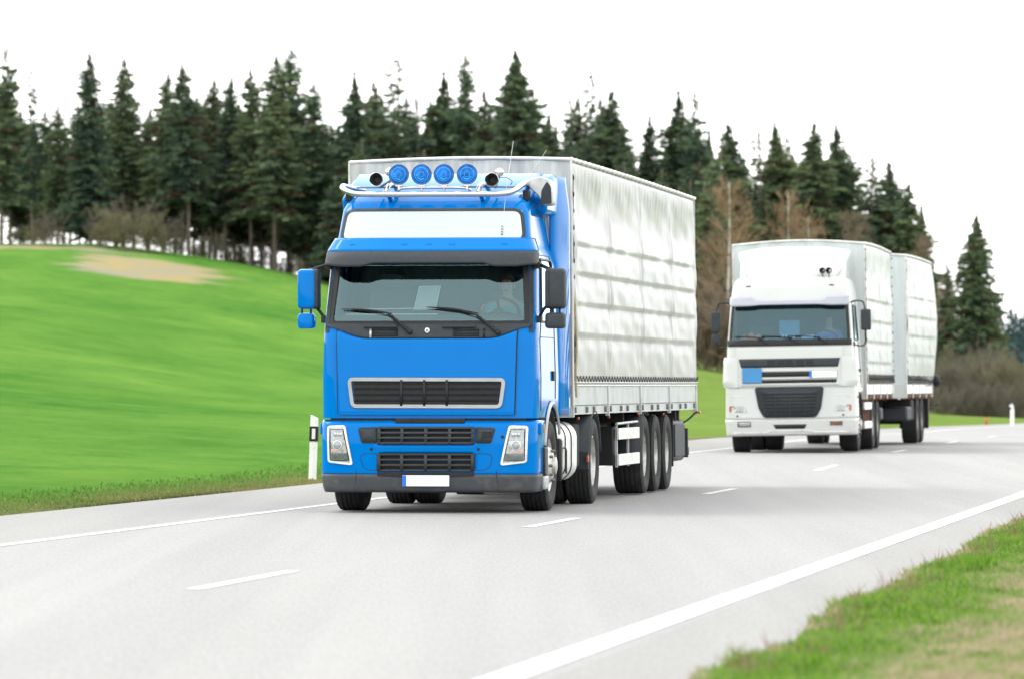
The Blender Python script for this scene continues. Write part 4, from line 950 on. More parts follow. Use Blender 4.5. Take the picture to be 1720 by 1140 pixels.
def boards(root, L, zb, zl, n):
    for sd in (-1, 1):
        for k in range(n):
            MB().box(*sorted((sd*1.245, sd*1.27)), L*k/n+.02, L*(k+1)/n-.02, zb+.09, zl-.015).build('side_board', M['white'], root, bevel=.006)
        rl = MB()
        for k in range(n*2+1): rl.box(*sorted((sd*1.16, sd*1.262)), max(0, L*k/(n*2)-.04), min(L, L*k/(n*2)+.04), zb-.02, zb+.08)
        rl.box(*sorted((sd*1.15, sd*1.24)), 0, L, zb+.02, zb+.085); rl.build('side_rail', M['rust'], root)
        for k in range(n+1):
            y = min(max(L*k/n, .03), L-.03); MB().box(*sorted((sd*1.24, sd*1.285)), y-.022, y+.022, zb, zl).build('stanchion', M['alubright'], root, bevel=.005)
        for z in (zl+.05, zl+.17):
            MB().tube([(sd*(1.31+.008*math.sin(k*1.7)), L*k/40, z-.03*abs(math.sin(k*PI/8))) for k in range(41)], .011, 5).build('lashing_strap', M['darkrope'], root)
        lc = MB()
        lc.tube([(sd*1.303, .1+k*.21, zl+(.01 if k % 2 == 0 else .17)) for k in range(int(L/.21))], .008, 5)
        lc.build('tarpaulin_lacing', M['darkrope'], root)
    MB().box(-1.2, 1.2, .02, L-.02, zb+.02, zb+.085).build('load_floor', M['void'], root)
    MB().box(-1.265, 1.265, -.01, .03, zb, zl+.0).build('front_sill', M['white'], root, bevel=.006)
# rigid body of the white truck: its parts are built round an origin 2.45 m behind the bumper, then moved there
def shifted(root, dy, fn):
    before = set(COL.objects); fn()
    for o in set(COL.objects) - before:
        if o.parent == root: o.location.y += dy
shifted(WT, 2.45, lambda: (body(WT, 7.8, .98, 1.28, 3.95, 4, M['tarpw'], M['tarpwf'], [1.7, 2.1, 2.5, 2.9], amp=.8, seed=5, billow=.0, topbow=.07, hw=1.25), boards(WT, 7.8, .98, 1.28, 4)))
EW = local_to_world(WT, (0, 10.95, 0)); DY = math.radians(-8.3)
DT = thing('drawbar_trailer', 'white tarpaulin trailer coupled behind the white truck, its side bulging out at the rear', 'trailer', (6.98, 115.0, RG), rot=(0, math.radians(-.7), DY))
body(DT, 7.9, .98, 1.28, 3.95, 4, M['tarpw'], M['tarpwf'], [1.9, 2.3, 2.7, 3.1], amp=.7, seed=9, billow=.11, topbow=.05); boards(DT, 7.9, .98, 1.28, 4)
MB().box(-.46, -.38, .1, 7.7, .72, .97).box(.38, .46, .1, 7.7, .72, .97).box(-.9, .9, 6.9, 7.1, .5, .9).box(-.1, .1, -1.4, .3, .60, .72).build('chassis_frame', M['void'], DT)
for y in (4.4, 5.7):
    for sd in (-1, 1): wheel(DT, sd*1.03, y, sd, 'drive', .49, .34)
    MB().tube([(-1, y, .49), (1, y, .49)], .08, 10).box(-.7, -.5, y-.3, y+.2, .5, .9).box(.5, .7, y-.3, y+.2, .5, .9).build('axle', M['void'], DT)
MB().box(.7, 1.22, .9, 2.2, .50, .80).build('side_locker', M['dgrey'], DT, bevel=.05)
MB().box(.66, 1.18, 2.6, 3.4, .50, .95).build('spare_wheel_box', M['void'], DT, bevel=.04)
MB().box(.6, 1.24, 7.0, 7.05, .30, .95).build('mud_flap', M['black'], DT)
MB().box(-1.2, 1.2, 7.75, 7.85, .45, .57).box(.9, 1.2, 7.4, 7.8, .45, .95).build('rear_bumper', M['rust'], DT)
MB().tube(catmull([(1.2, 7.7, .70), (1.3, 7.8, .78), (1.36, 7.8, .80)]), .014, 6).ball((1.38, 7.8, .82), .03, 8, 6).build('lamp_arm', M['black'], DT)
MB().ball((1.36, 7.92, 1.34), .13, 14, 10, (.8, .8, 1)).tube([(1.2, 7.88, 1.30), (1.36, 7.92, 1.34), (1.50, 7.94, 1.42)], .018, 6).build('spare_tarpaulin_roll', M['black'], DT)
# ================================================================ ROAD AND GROUND
def cx(Y):   # centre line of the road
    x = -2.2 + .142*(Y-37.8)
    if Y > 140: x += .0006*(Y-140)**2
    if Y > 330: x = cx(330) + (.142+.228)*(Y-330)
    return x
def rz(Y):
    return RG*sstep(78, 101, Y)*(1-sstep(128, 165, Y)) - .10*sstep(170, 215, Y) - 1.2*sstep(225, 330, Y)
def hc(X):
    return interp(X, [(-220, 13), (-40, 11.55), (-30, 11.6), (-23, 10.75), (-16, 9.5), (-8, 7.4), (13.8, 3.75), (16, 3.2), (25, 1.2), (31, -.5), (36, -1.1), (60, -1.3), (400, -1.3)])
YC = 400.0
DL = 6.25
def H(X, Y):
    d = (X - cx(Y))*.99
    if d < -DL:
        u = -DL - d; U = max(20.0, (cx(YC)-X)*.99-DL)
        t = u/U; base = rz(Y)-.02
        h = hc(X)
        g = (t**1.25)*(1.0-.0*t) if t < 1 else 1.0
        # long lens view: the far side of the hill falls away
        if Y > YC+4: g = g*1.0; 
        z = base*(1-min(1, t)) + h*g
        z += .35*math.sin(X*.11+1.3)*math.sin(Y*.021)*min(1, u/25)*(1-sstep(330, 400, Y))
        if Y > YC: z -= .10*(Y-YC) if Y < 700 else 30
        return z
    if d > 4.56:
        e_ = edge_r(Y)
        return rz(Y)*1.0 - .05 + .075*sstep(e_-.03, e_+.03, d) + .10*sstep(4.72, 7.5, d) - .5*sstep(14, 60, d) + .03*math.sin(X*1.1)*math.sin(Y*.6)
    return rz(Y)-.05
def edge_r(Y): return 4.76+.035*math.sin(Y*.9)+.03*math.sin(Y*2.3+1)+.04*math.sin(Y*5.1)+.03*math.sin(Y*11.3+2)
ys = list(np.arange(-30, 20, 10)) + list(np.arange(20, 75, .25)) + list(np.arange(75, 140, 1.5)) + list(np.arange(140, 440, 4)) + list(np.arange(440, 800, 30)) + [800, 1000, 1400, 2000, 3000]
dsl = [-900, -600, -400, -300, -240, -200, -170, -150] + list(np.arange(-140, -20, 4)) + list(np.arange(-20, -DL-.01, .8)) + [-DL-.35, -DL-.12, -DL, -DL+.06]
dsr = [4.5] + list(np.arange(4.56, 5.04, .03)) + [5.1, 5.3, 5.7, 6.2, 7, 8, 9, 10, 12, 14, 18, 24, 32, 45, 60, 90, 140, 220, 350, 600, 1000, 1600]
dd = dsl + dsr
vs = []
for Y in ys:
    Yc = min(Y, 330) if Y < 330 else Y
    for d in dd: X = cx(Y) + d/.99; vs.append((X, float(Y), H(X, Y) if not (-DL <= d <= 4.56) else rz(Y)-.05))
nc = len(dd); fs = [(j*nc+i, j*nc+i+1, (j+1)*nc+i+1, (j+1)*nc+i) for j in range(len(ys)-1) for i in range(nc-1)]

def ground_mat():
    m = bpy.data.materials.new('field_grass'); m.use_nodes = True
    N = m.node_tree.nodes; L_ = m.node_tree.links; b = N['Principled BSDF']; b.inputs['Roughness'].default_value = 1; b.inputs['Specular IOR Level'].default_value = 0
    at = N.new('ShaderNodeAttribute'); at.attribute_name = 'Zone'   # R bare soil, G roadside dryness, B far bank dryness
    geo = N.new('ShaderNodeNewGeometry')
    def noise(sc, det=6, ro=.6, mp=None):
        n = N.new('ShaderNodeTexNoise'); n.inputs['Scale'].default_value = sc; n.inputs['Detail'].default_value = det; n.inputs['Roughness'].default_value = ro
        if mp:
            q = N.new('ShaderNodeMapping'); q.inputs['Scale'].default_value = mp; L_.new(geo.outputs['Position'], q.inputs[0]); L_.new(q.outputs[0], n.inputs[0])
        else: L_.new(geo.outputs['Position'], n.inputs[0])
        return n.outputs[0]
    def mr(s, a, c):
        n = N.new('ShaderNodeMapRange'); n.inputs[1].default_value = a; n.inputs[2].default_value = c; L_.new(s, n.inputs[0]); return n.outputs[0]
    def mix(f, a, c):
        n = N.new('ShaderNodeMix'); n.data_type = 'RGBA'
        L_.new(f, n.inputs[0])
        for s, k in ((a, 6), (c, 7)):
            if isinstance(s, tuple): n.inputs[k].default_value = (*s, 1)
            else: L_.new(s, n.inputs[k])
        return n.outputs[2]
    def math_(op, a, c):
        n = N.new('ShaderNodeMath'); n.operation = op
        for s, k in ((a, 0), (c, 1)):
            if isinstance(s, (int, float)): n.inputs[k].default_value = s
            else: L_.new(s, n.inputs[k])
        n.use_clamp = True; return n.outputs[0]
    c1 = mix(mr(noise(.11, 6, .6, (1, .3, 1)), .38, .62), (.030, .122, .018), (.150, .272, .050))
    c2 = mix(mr(noise(.9, 8, .7, (1, .5, 1)), .35, .65), (.048, .150, .026), (.115, .240, .046))
    g = mix(mr(noise(.3, 4, .5), .3, .7), c1, c2)
    fine = mix(mr(noise(5, 6, .8, (1, .6, 1)), .3, .75), (.035, .115, .014), (.135, .235, .05)); gm = N.new('ShaderNodeMix'); gm.data_type = 'RGBA'; gm.inputs[0].default_value = .35; L_.new(g, gm.inputs[6]); L_.new(fine, gm.inputs[7]); g = gm.outputs[2]
    dry = mix(mr(noise(2.2, 8, .8), .35, .65), (.22, .24, .08), (.42, .32, .18))
    soil = mix(mr(noise(.22, 8, .7, (1, .25, 1)), .35, .65), (.34, .25, .13), (.27, .24, .20))
    sp = N.new('ShaderNodeSeparateColor'); L_.new(at.outputs['Color'], sp.inputs[0])
    n_e = noise(.35, 7, .7)
    fs_ = mr(math_('ADD', sp.outputs[0], math_('MULTIPLY', n_e, .8)), .75, 1.05)
    fd = mr(math_('ADD', sp.outputs[1], math_('MULTIPLY', noise(1.1, 8, .75), 1.0)), .80, 1.15)
    fb = mr(math_('ADD', sp.outputs[2], math_('MULTIPLY', noise(.5, 7, .7, (1, .4, 1)), .9)), .75, 1.35)
    bank = mix(mr(noise(1.2, 8, .75, (1, .4, 1)), .35, .68), (.12, .17, .035), (.26, .23, .085))
    o = mix(fb, g, bank); o = mix(fd, o, dry); o = mix(fs_, o, soil)
    L_.new(o, b.inputs['Base Color'])
    bp = N.new('ShaderNodeBump'); bp.inputs['Strength'].default_value = .5; bp.inputs['Distance'].default_value = .08; L_.new(noise(9, 6, .8), bp.inputs['Height']); L_.new(bp.outputs[0], b.inputs['Normal'])
    return m
gmat = ground_mat()
# Only the strip of ground right and left of the road; the road bed lies between
me = bpy.data.meshes.new('field'); me.from_pydata(vs, [], fs); me.materials.append(gmat); me.shade_smooth()
ca = me.color_attributes.new('Zone', 'FLOAT_COLOR', 'POINT')
for i, (X, Y, z) in enumerate(vs):
    d = dd[i % nc]
    r = g_ = b_ = 0.0
    if d < -DL:
        # ploughed strip and bare patch near the hill top
        r = max(.62*math.exp(-(((Y-391)/8)**2))*(1-sstep(-27, -23, X)),
                1.0*math.exp(-((X+24.4-(Y-368)*.03)/4.9)**4 - ((Y-366-abs(X+21)*.5)/17)**4),
                .52*math.exp(-(((X+29)/4)**2)-((Y-381)/5)**2))
        g_ = (1-sstep(0, 1.6, -DL-d))*.50 + .10*(1-sstep(1.6, 5, -DL-d)) + .9*math.exp(-((Y-68)/5)**4)*(1-sstep(.3, .8, -DL-d))
        b_ = sstep(-6, 8, X)*.75
    elif d > 4.6:
        g_ = .16 + .20*sstep(5.2, 5.8, d)
    ca.data[i].color = (r, g_, b_, 1)
fo = bpy.data.objects.new('field', me); COL.objects.link(fo); fo['kind'] = 'structure'; fo['label'] = 'green grassy hillside and verges with a bare soil patch near the top'

def strip(name, mt, d0, d1, y0, y1, dz, nd=1, step=2.0, wob=0):
    n = max(1, int((y1-y0)/step)); v = []; f = []
    for j in range(n+1):
        Y = lerp(y0, y1, j/n)
        for i in range(nd+1):
            d = lerp(d0, d1, i/nd)
            if wob and i in (0, nd): d += wob*math.sin(Y*1.9+i)*.5 + wob*math.sin(Y*5.3)*.5
            v.append((cx(Y)+d/.99, Y, rz(Y)+dz))
    for j in range(n):
        for i in range(nd): f.append((j*(nd+1)+i, j*(nd+1)+i+1, (j+1)*(nd+1)+i+1, (j+1)*(nd+1)+i))
    return v, f
def asphalt(name, c0, c1, sc=160):
    m = mat(name, c0, .72, 0, 0, .04, .12, spec=.4)
    N = m.node_tree.nodes; L_ = m.node_tree.links; b = N['Principled BSDF']
    geo = N.new('ShaderNodeNewGeometry')
    def noise(scale, mp, det=5, ro=.6):
        n = N.new('ShaderNodeTexNoise'); n.inputs['Scale'].default_value = scale; n.inputs['Detail'].default_value = det; n.inputs['Roughness'].default_value = ro
        q = N.new('ShaderNodeMapping'); q.inputs['Scale'].default_value = mp; q.inputs['Rotation'].default_value = (0, 0, -.141); L_.new(geo.outputs['Position'], q.inputs[0]); L_.new(q.outputs[0], n.inputs[0]); return n.outputs[0]
    def mx(f, a, c, k0, k1):
        r = N.new('ShaderNodeMapRange'); r.inputs[1].default_value = k0; r.inputs[2].default_value = k1; L_.new(f, r.inputs[0])
        n = N.new('ShaderNodeMix'); n.data_type = 'RGBA'; L_.new(r.outputs[0], n.inputs[0])
        for s, k in ((a, 6), (c, 7)):
            if isinstance(s, tuple): n.inputs[k].default_value = (*s, 1)
            else: L_.new(s, n.inputs[k])
        return n.outputs[2]
    base = mx(noise(.8, (1, .05, 1), 6), c0, c1, .35, .65)
    dk = tuple(x*.62 for x in c0); lt = tuple(x*1.3 for x in c1)
    tr_ = N.new('ShaderNodeMix'); tr_.data_type = 'RGBA'; tr_.blend_type = 'MULTIPLY'; tr_.inputs[0].default_value = 1; L_.new(base, tr_.inputs[6]); L_.new(mx(noise(1.1, (1, .012, 1), 3), (.90, .90, .90), (1.06, 1.06, 1.05), .38, .6), tr_.inputs[7]); base = tr_.outputs[2]
    grain = mx(noise(42, (1, .07, 1), 4, .9), dk, lt, .36, .64)
    m1 = N.new('ShaderNodeMix'); m1.data_type = 'RGBA'; m1.inputs[0].default_value = .38; L_.new(base, m1.inputs[6]); L_.new(grain, m1.inputs[7])
    L_.new(m1.outputs[2], b.inputs['Base Color'])
    bp = N.new('ShaderNodeBump'); bp.inputs['Strength'].default_value = .25; bp.inputs['Distance'].default_value = .01; L_.new(noise(90, (1, 1, 1), 2), bp.inputs['Height']); L_.new(bp.outputs[0], b.inputs['Normal'])
    return m
AS = asphalt('asphalt', (.225, .223, .218), (.272, .270, .264))
SH = asphalt('shoulder_asphalt', (.21, .207, .20), (.245, .242, .234))
PT = mat('road_paint', (.60, .60, .585), .6, 0, 0, .03, 5, dirt=(.45, .45, .44), ds=6, dlo=.58, dhi=.8)
def surf(name, mt, parts, label):
    m = MB()
    for v, f in parts: m.add(v, f)
    o = m.build(name, mt, None, smooth=20, recalc=False); o['kind'] = 'structure'; o['label'] = label; return o
surf('road', AS, [strip('r', AS, -3.95, 3.95, -30, 560, 0, 4)], 'pale grey two lane asphalt road running away to the right')
surf('road_shoulder', SH, [strip('s', SH, -DL-.02, -3.95, -30, 560, 0, 3, 1.0), strip('s', SH, 3.95, 4.98, -30, 560, 0, 2, 1.0)], 'asphalt shoulders along both sides of the road')
MKD = .004
def widen(st):
    v, f = st
    return [(x+.33*min(1, max(0, (y-24)/46)), y, z) for x, y, z in v], f
edge = [widen(strip('e', PT, 3.61, 3.82, -30, 400, MKD, 1, 2)), strip('e', PT, -3.78, -3.66, -30, 400, MKD, 1, 2)]
surf('edge_line', PT, edge, 'white painted edge lines of the road')
dashes = []
for k in range(-2, 20):
    y0 = 37.9 + 16.45*k; dashes.append(strip('d', PT, -.06, .06, y0, y0+3.75, MKD, 1, 1))
surf('centre_line', PT, dashes, 'white dashed centre line of the road')

# ---------------------------------------------------------------- grass blades
def blade_mat(name, a, b_, c, sc=1.3, k=(.42, .62), bias=0):
    m = bpy.data.materials.new(name); m.use_nodes = True
    N = m.node_tree.nodes; L_ = m.node_tree.links; p = N['Principled BSDF']; p.inputs['Roughness'].default_value = .7; p.inputs['Specular IOR Level'].default_value = .15
    at = N.new('ShaderNodeAttribute'); at.attribute_name = 'Tint'; sp = N.new('ShaderNodeSeparateColor'); L_.new(at.outputs['Color'], sp.inputs[0])
    m1 = N.new('ShaderNodeMix'); m1.data_type = 'RGBA'; L_.new(sp.outputs[1], m1.inputs[0]); m1.inputs[6].default_value = (*a, 1); m1.inputs[7].default_value = (*b_, 1)
    m2 = N.new('ShaderNodeMix'); m2.data_type = 'RGBA'; L_.new(sp.outputs[0], m2.inputs[0]); L_.new(m1.outputs[2], m2.inputs[6]); m2.inputs[7].default_value = (*c, 1)
    L_.new(m2.outputs[2], p.inputs['Base Color'])
    tr = N.new('ShaderNodeBsdfTranslucent'); L_.new(m2.outputs[2], tr.inputs[0]); mx = N.new('ShaderNodeMixShader'); mx.inputs[0].default_value = .35
    L_.new(p.outputs[0], mx.inputs[1]); L_.new(tr.outputs[0], mx.inputs[2]); L_.new(mx.outputs[0], N['Material Output'].inputs[0])
    return m
rng = np.random.default_rng(5)
def vnoise(x, y, s):   # cheap smooth noise 0..1
    return .5+.5*(np.sin(x*1.3*s+1)*np.cos(y*.9*s+x*.4*s)+.6*np.sin(x*2.9*s+y*1.7*s+2)+.4*np.cos(y*4.1*s-x*2.2*s))/2.0
def blades(name, n, y0, y1, dfn, hmin, hmax, dryfn, mt, label, wd=.006, zoff=0):
    Y = rng.uniform(y0, y1, n); d = dfn(rng.random(n), Y)
    X = np.array([cx(q) for q in Y]) + d/.99
    dry, keep, hs = dryfn(X, Y, d)
    X, Y, d, dry, hs = X[keep], Y[keep], d[keep], dry[keep], hs[keep]; n = len(X)
    Z = np.array([H(a, b) for a, b in zip(X, Y)]) - .01 + zoff
    h = rng.uniform(hmin, hmax, n)*hs; az = rng.uniform(0, 2*PI, n); ln = rng.uniform(.1, .75, n)*h; w = rng.uniform(.6, 1.4, n)*wd
    wa = rng.uniform(0, PI, n); wx, wy = np.cos(wa)*w, np.sin(wa)*w
    P = np.zeros((n, 5, 3))
    P[:, 0] = np.stack([X-wx, Y-wy, Z], 1); P[:, 1] = np.stack([X+wx, Y+wy, Z], 1)
    mx_, my_ = X+np.cos(az)*ln*.35, Y+np.sin(az)*ln*.35
    P[:, 2] = np.stack([mx_+wx*.8, my_+wy*.8, Z+h*.6], 1); P[:, 3] = np.stack([mx_-wx*.8, my_-wy*.8, Z+h*.6], 1)
    P[:, 4] = np.stack([X+np.cos(az)*ln, Y+np.sin(az)*ln, Z+h], 1)
    me = bpy.data.meshes.new(name); me.vertices.add(n*5); me.vertices.foreach_set('co', P.reshape(-1))
    base = (np.arange(n)*5)[:, None]
    loops = np.concatenate([base+0, base+1, base+2, base+3, base+3, base+2, base+4], 1).reshape(-1)
    me.loops.add(n*7); me.loops.foreach_set('vertex_index', loops.astype(np.int32))
    me.polygons.add(n*2); st = np.stack([np.arange(n)*7, np.arange(n)*7+4], 1).reshape(-1); me.polygons.foreach_set('loop_start', st.astype(np.int32))
    me.update(calc_edges=True)
    ca = me.color_attributes.new('Tint', 'FLOAT_COLOR', 'POINT')
    col = np.zeros((n, 5, 4)); col[:, :, 0] = dry[:, None]; col[:, :, 1] = rng.random(n)[:, None]; col[:, :, 3] = 1
    ca.data.foreach_set('color', col.reshape(-1)); me.materials.append(mt)
    o = bpy.data.objects.new(name, me); COL.objects.link(o); o['kind'] = 'stuff'; o['label'] = label; o['category'] = 'grass'
    return o
GM = blade_mat('grass_blades', (.040, .165, .010), (.21, .36, .03), (.46, .36, .26))
def near_dry(X, Y, d):
    e = vnoise(X*1.0, Y*.55, 1.1); f = vnoise(X*3+5, Y*2.0, 1.3)
    edge = np.array([edge_r(q) for q in Y])+.0
    clump = vnoise(X*2.2+9, Y*1.1, 1.5)
    # dry straw further up the verge, a lush green band along the asphalt
    t = np.clip((d-5.42+.7*(e-.5)+.3*(f-.5))/.45, 0, 1)
    c2 = vnoise(X*4.1+3, Y*1.9, 1.2); c3 = vnoise(X*9.0, Y*4.3+2, 1.7)
    dry = np.clip(t*np.clip((c2*.75+c3*.75-.32)*1.5, .12, 1.0) + .05 - .3*np.clip(f-.72, 0, 1)*4 + .25*(c3 > .8) + rng.normal(0, .2, len(X)), 0, 1)
    edged = np.clip(1-(d-edge)/.10, 0, 1)*(f > .5); dry = np.clip(dry+edged*.9, 0, 1)
    hs = .65+2.2*np.clip(clump*.6+f*.6-.55, 0, 1)*(1-t*.45)
    return dry, (d > edge-.05) & (rng.random(len(X)) < .55+.45*np.clip((d-edge)/.2, 0, 1)), hs
def dn(u, Y): return 4.74 + (u**1.1)*np.clip((Y*.0975 - (-2.2+.142*(Y-37.8)))*.99-4.0, .6, 6)
blades('verge_grass', 330000, 22, 72, dn, .035, .095, near_dry, GM, 'tufty green and straw coloured grass on the near verge', .006)
def thin(X, Y, d):
    return np.clip(rng.normal(.85, .2, len(X)), 0, 1), (vnoise(X*2, Y*1.3, 1.5) > .62), np.ones(len(X))*1.0
blades('dry_stalks', 2600, 24, 66, lambda u, Y: 4.78+u*.35, .08, .20, thin, blade_mat('dry_stalk', (.16, .09, .07), (.22, .13, .09), (.25, .15, .11)), 'dry reddish stalks leaning over the shoulder edge', .003)
def far_dry(X, Y, d):
    u = -DL-d; e = vnoise(X*.7, Y*.35, 1.2); f = vnoise(X*2.5, Y*1.2, 1.3)
    dry = np.clip((1-u/1.8)*.75*(e+.25) + .05 + rng.normal(0, .15, len(X)), 0, 1)
    return dry, rng.random(len(X)) < np.clip(.35+u, 0, 1)*np.clip((2.2-u)/1.8, 0, 1)*np.where((np.abs(Y-68) < 5+2*(f-.5)) & (u < .5), .08, 1), .8+.6*f
blades('roadside_grass', 60000, 50, 125, lambda u, Y: -DL-.02-(u**1.5)*2.2, .025, .06, far_dry, blade_mat('far_grass_blades', (.055, .15, .02), (.12, .25, .04), (.30, .25, .12)), 'green and dry grass along the far roadside', .010)
# ================================================================ TREES
def leaf_mat(name, a, b_, dead=(.12, .08, .05), tr=.25):
    m = bpy.data.materials.new(name); m.use_nodes = True
    N = m.node_tree.nodes; L_ = m.node_tree.links; p = N['Principled BSDF']; p.inputs['Roughness'].default_value = .8; p.inputs['Specular IOR Level'].default_value = .15
    at = N.new('ShaderNodeAttribute'); at.attribute_name = 'Tint'; sp = N.new('ShaderNodeSeparateColor'); L_.new(at.outputs['Color'], sp.inputs[0])
    oi = N.new('ShaderNodeObjectInfo'); ad = N.new('ShaderNodeMath'); ad.operation = 'MULTIPLY_ADD'; L_.new(oi.outputs['Random'], ad.inputs[0]); ad.inputs[1].default_value = .7; ad.inputs[2].default_value = -.35
    a2 = N.new('ShaderNodeMath'); a2.operation = 'ADD'; a2.use_clamp = True; L_.new(sp.outputs[1], a2.inputs[0]); L_.new(ad.outputs[0], a2.inputs[1])
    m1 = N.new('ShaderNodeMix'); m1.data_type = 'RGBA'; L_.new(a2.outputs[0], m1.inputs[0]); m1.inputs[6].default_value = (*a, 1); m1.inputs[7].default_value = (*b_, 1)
    m2 = N.new('ShaderNodeMix'); m2.data_type = 'RGBA'; L_.new(sp.outputs[0], m2.inputs[0]); L_.new(m1.outputs[2], m2.inputs[6]); m2.inputs[7].default_value = (*dead, 1)
    L_.new(m2.outputs[2], p.inputs['Base Color'])
    t_ = N.new('ShaderNodeBsdfTranslucent'); L_.new(m2.outputs[2], t_.inputs[0]); mx = N.new('ShaderNodeMixShader'); mx.inputs[0].default_value = tr
    L_.new(p.outputs[0], mx.inputs[1]); L_.new(t_.outputs[0], mx.inputs[2]); L_.new(mx.outputs[0], N['Material Output'].inputs[0])
    return m
SPR = leaf_mat('spruce_needles', (.048, .082, .060), (.125, .165, .078), (.07, .05, .03))  # needle tones lifted to stand in for thin haze over the wood
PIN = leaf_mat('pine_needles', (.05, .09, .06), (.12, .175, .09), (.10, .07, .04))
HAZ = leaf_mat('hazed_spruce_needles', (.05, .095, .11), (.07, .12, .12), (.08, .10, .09))  # blue cast of distance haze painted into the needle colour
BARK = mat('spruce_bark', (.13, .10, .082), .9, 0, 0, .3, 3)
BARKR = mat('pine_bark', (.22, .10, .055), .9, 0, 0, .3, 3)
BIRCH = mat('birch_bark', (.55, .53, .49), .8, 0, 0, .1, 3, dirt=(.08, .07, .065), ds=3, stretch=(1, 1, 3), dlo=.56, dhi=.62)
TWB = mat('birch_twigs', (.27, .185, .105), .9, 0, 0, .25, .5)
TWG = mat('grey_twigs', (.13, .115, .085), .9, 0, 0, .25, .5)
TWO = mat('olive_twigs', (.17, .16, .085), .9, 0, 0, .25, .5)
TWR = mat('red_brown_twigs', (.185, .14, .095), .9, 0, 0, .25, .5)

def cards(P, U, Vv, tint, name):
    """P centres (n,3), U and V half axes (n,3): pointed leaf-clump quads"""
    n = len(P); Q = np.stack([P-U, P-Vv*.55, P+U, P+Vv], 1)
    me = bpy.data.meshes.new(name); me.vertices.add(n*4); me.vertices.foreach_set('co', Q.reshape(-1))
    me.loops.add(n*4); me.loops.foreach_set('vertex_index', np.arange(n*4, dtype=np.int32))
    me.polygons.add(n); me.polygons.foreach_set('loop_start', (np.arange(n)*4).astype(np.int32)); me.update(calc_edges=True)
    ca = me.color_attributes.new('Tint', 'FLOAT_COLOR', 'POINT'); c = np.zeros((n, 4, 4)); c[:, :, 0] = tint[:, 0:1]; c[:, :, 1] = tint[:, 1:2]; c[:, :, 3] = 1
    ca.data.foreach_set('color', c.reshape(-1)); return me

def spruce_mesh(seed, Ht=16., R=2.0, base=.12, dens=1.0, power=.70, sparse_top=0., per=8, sprays=22, card=.20, irregular=.25):
    g = np.random.default_rng(seed); P = []; U = []; V_ = []; T = []
    h = base*Ht; lean = g.normal(0, .15, 2)
    lob = g.uniform(0, 2*PI, 4)
    while h < Ht-.15:
        t = (h-base*Ht)/(Ht-base*Ht)
        r = R*((1-t)**power)*(1+irregular*.6*math.sin(h*1.9+lob[0])+irregular*.4*math.sin(h*4.3+lob[1])) + .06
        if t < .12: r *= .65+.35*t/.12
        tip = min(1, (1-t)/.17); r = max(.05, r*tip**.6)
        nb = max(3, int(per*(.55+.45*(1-t))*dens))
        if sparse_top and t > 1-sparse_top: nb = max(2, int(nb*.45))
        for k in range(nb):
            if g.random() < .10*irregular*4: continue
            az = g.uniform(0, 2*PI); rr = r*g.uniform(.62, 1.18)*(1+irregular*.5*math.sin(az*2+lob[2]+h*.3))
            up = .45*t-.10+g.normal(0, .06); dk = g.random() < .05+.10*(1-t)**3
            ca_, sa = math.cos(az), math.sin(az); ns = max(3, int(sprays*(.35+.65*rr/R)))
            tb = g.normal(0, .22)+.10
            for j in range(ns):
                s = ((j+g.random())/ns)**.75; q = rr*s
                z = h + up*q - .16*q*q/max(r, .4)*(1-t*.5) + g.normal(0, .05)
                w = .34*(1-s*.55)*min(1, rr)*g.normal(0, 1)*.7
                x = ca_*q - sa*w + lean[0]*h/Ht; y = sa*q + ca_*w + lean[1]*h/Ht
                cs = card*g.uniform(.6, 1.4)*(1.15-.35*s)*(.55+.5*(1-t))*(.42+.58*tip)
                a2 = az+g.normal(0, .7); dx = np.array([math.cos(a2), math.sin(a2), g.normal(-.25, .35)])*cs*1.25
                vv = np.array([g.normal(0, .45), g.normal(0, .45), g.uniform(-1, -.3)])*cs
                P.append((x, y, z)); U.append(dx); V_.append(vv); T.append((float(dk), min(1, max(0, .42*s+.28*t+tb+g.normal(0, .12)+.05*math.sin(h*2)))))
        h += .24*g.uniform(.75, 1.25)*(1-.35*t)
    return cards(np.array(P), np.array(U), np.array(V_), np.array(T), 'spruce_crown')
def pine_mesh(seed, Ht=17., base=.50, R=2.3):
    g = np.random.default_rng(seed); P = []; U = []; V_ = []; T = []
    for k in range(46):
        h = Ht*g.uniform(base, .99); t = (h/Ht-base)/(1-base); az = g.uniform(0, 2*PI); rr = R*(1-t**2.2)*g.uniform(.3, 1.05)+.15
        c = np.array([math.cos(az)*rr, math.sin(az)*rr, h]); tb = g.normal(.55, .2)
        for j in range(130):
            p = c + g.normal(0, 1, 3)*np.array([.52, .52, .24]); cs = .15*g.uniform(.6, 1.5)
            a2 = g.uniform(0, 2*PI); P.append(p); U.append(np.array([math.cos(a2), math.sin(a2), g.normal(0, .4)])*cs); V_.append(np.array([g.normal(0, .5), g.normal(0, .5), g.uniform(.3, 1)])*cs)
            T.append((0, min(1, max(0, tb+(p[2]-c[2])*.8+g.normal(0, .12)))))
    return cards(np.array(P), np.array(U), np.array(V_), np.array(T), 'pine_crown')
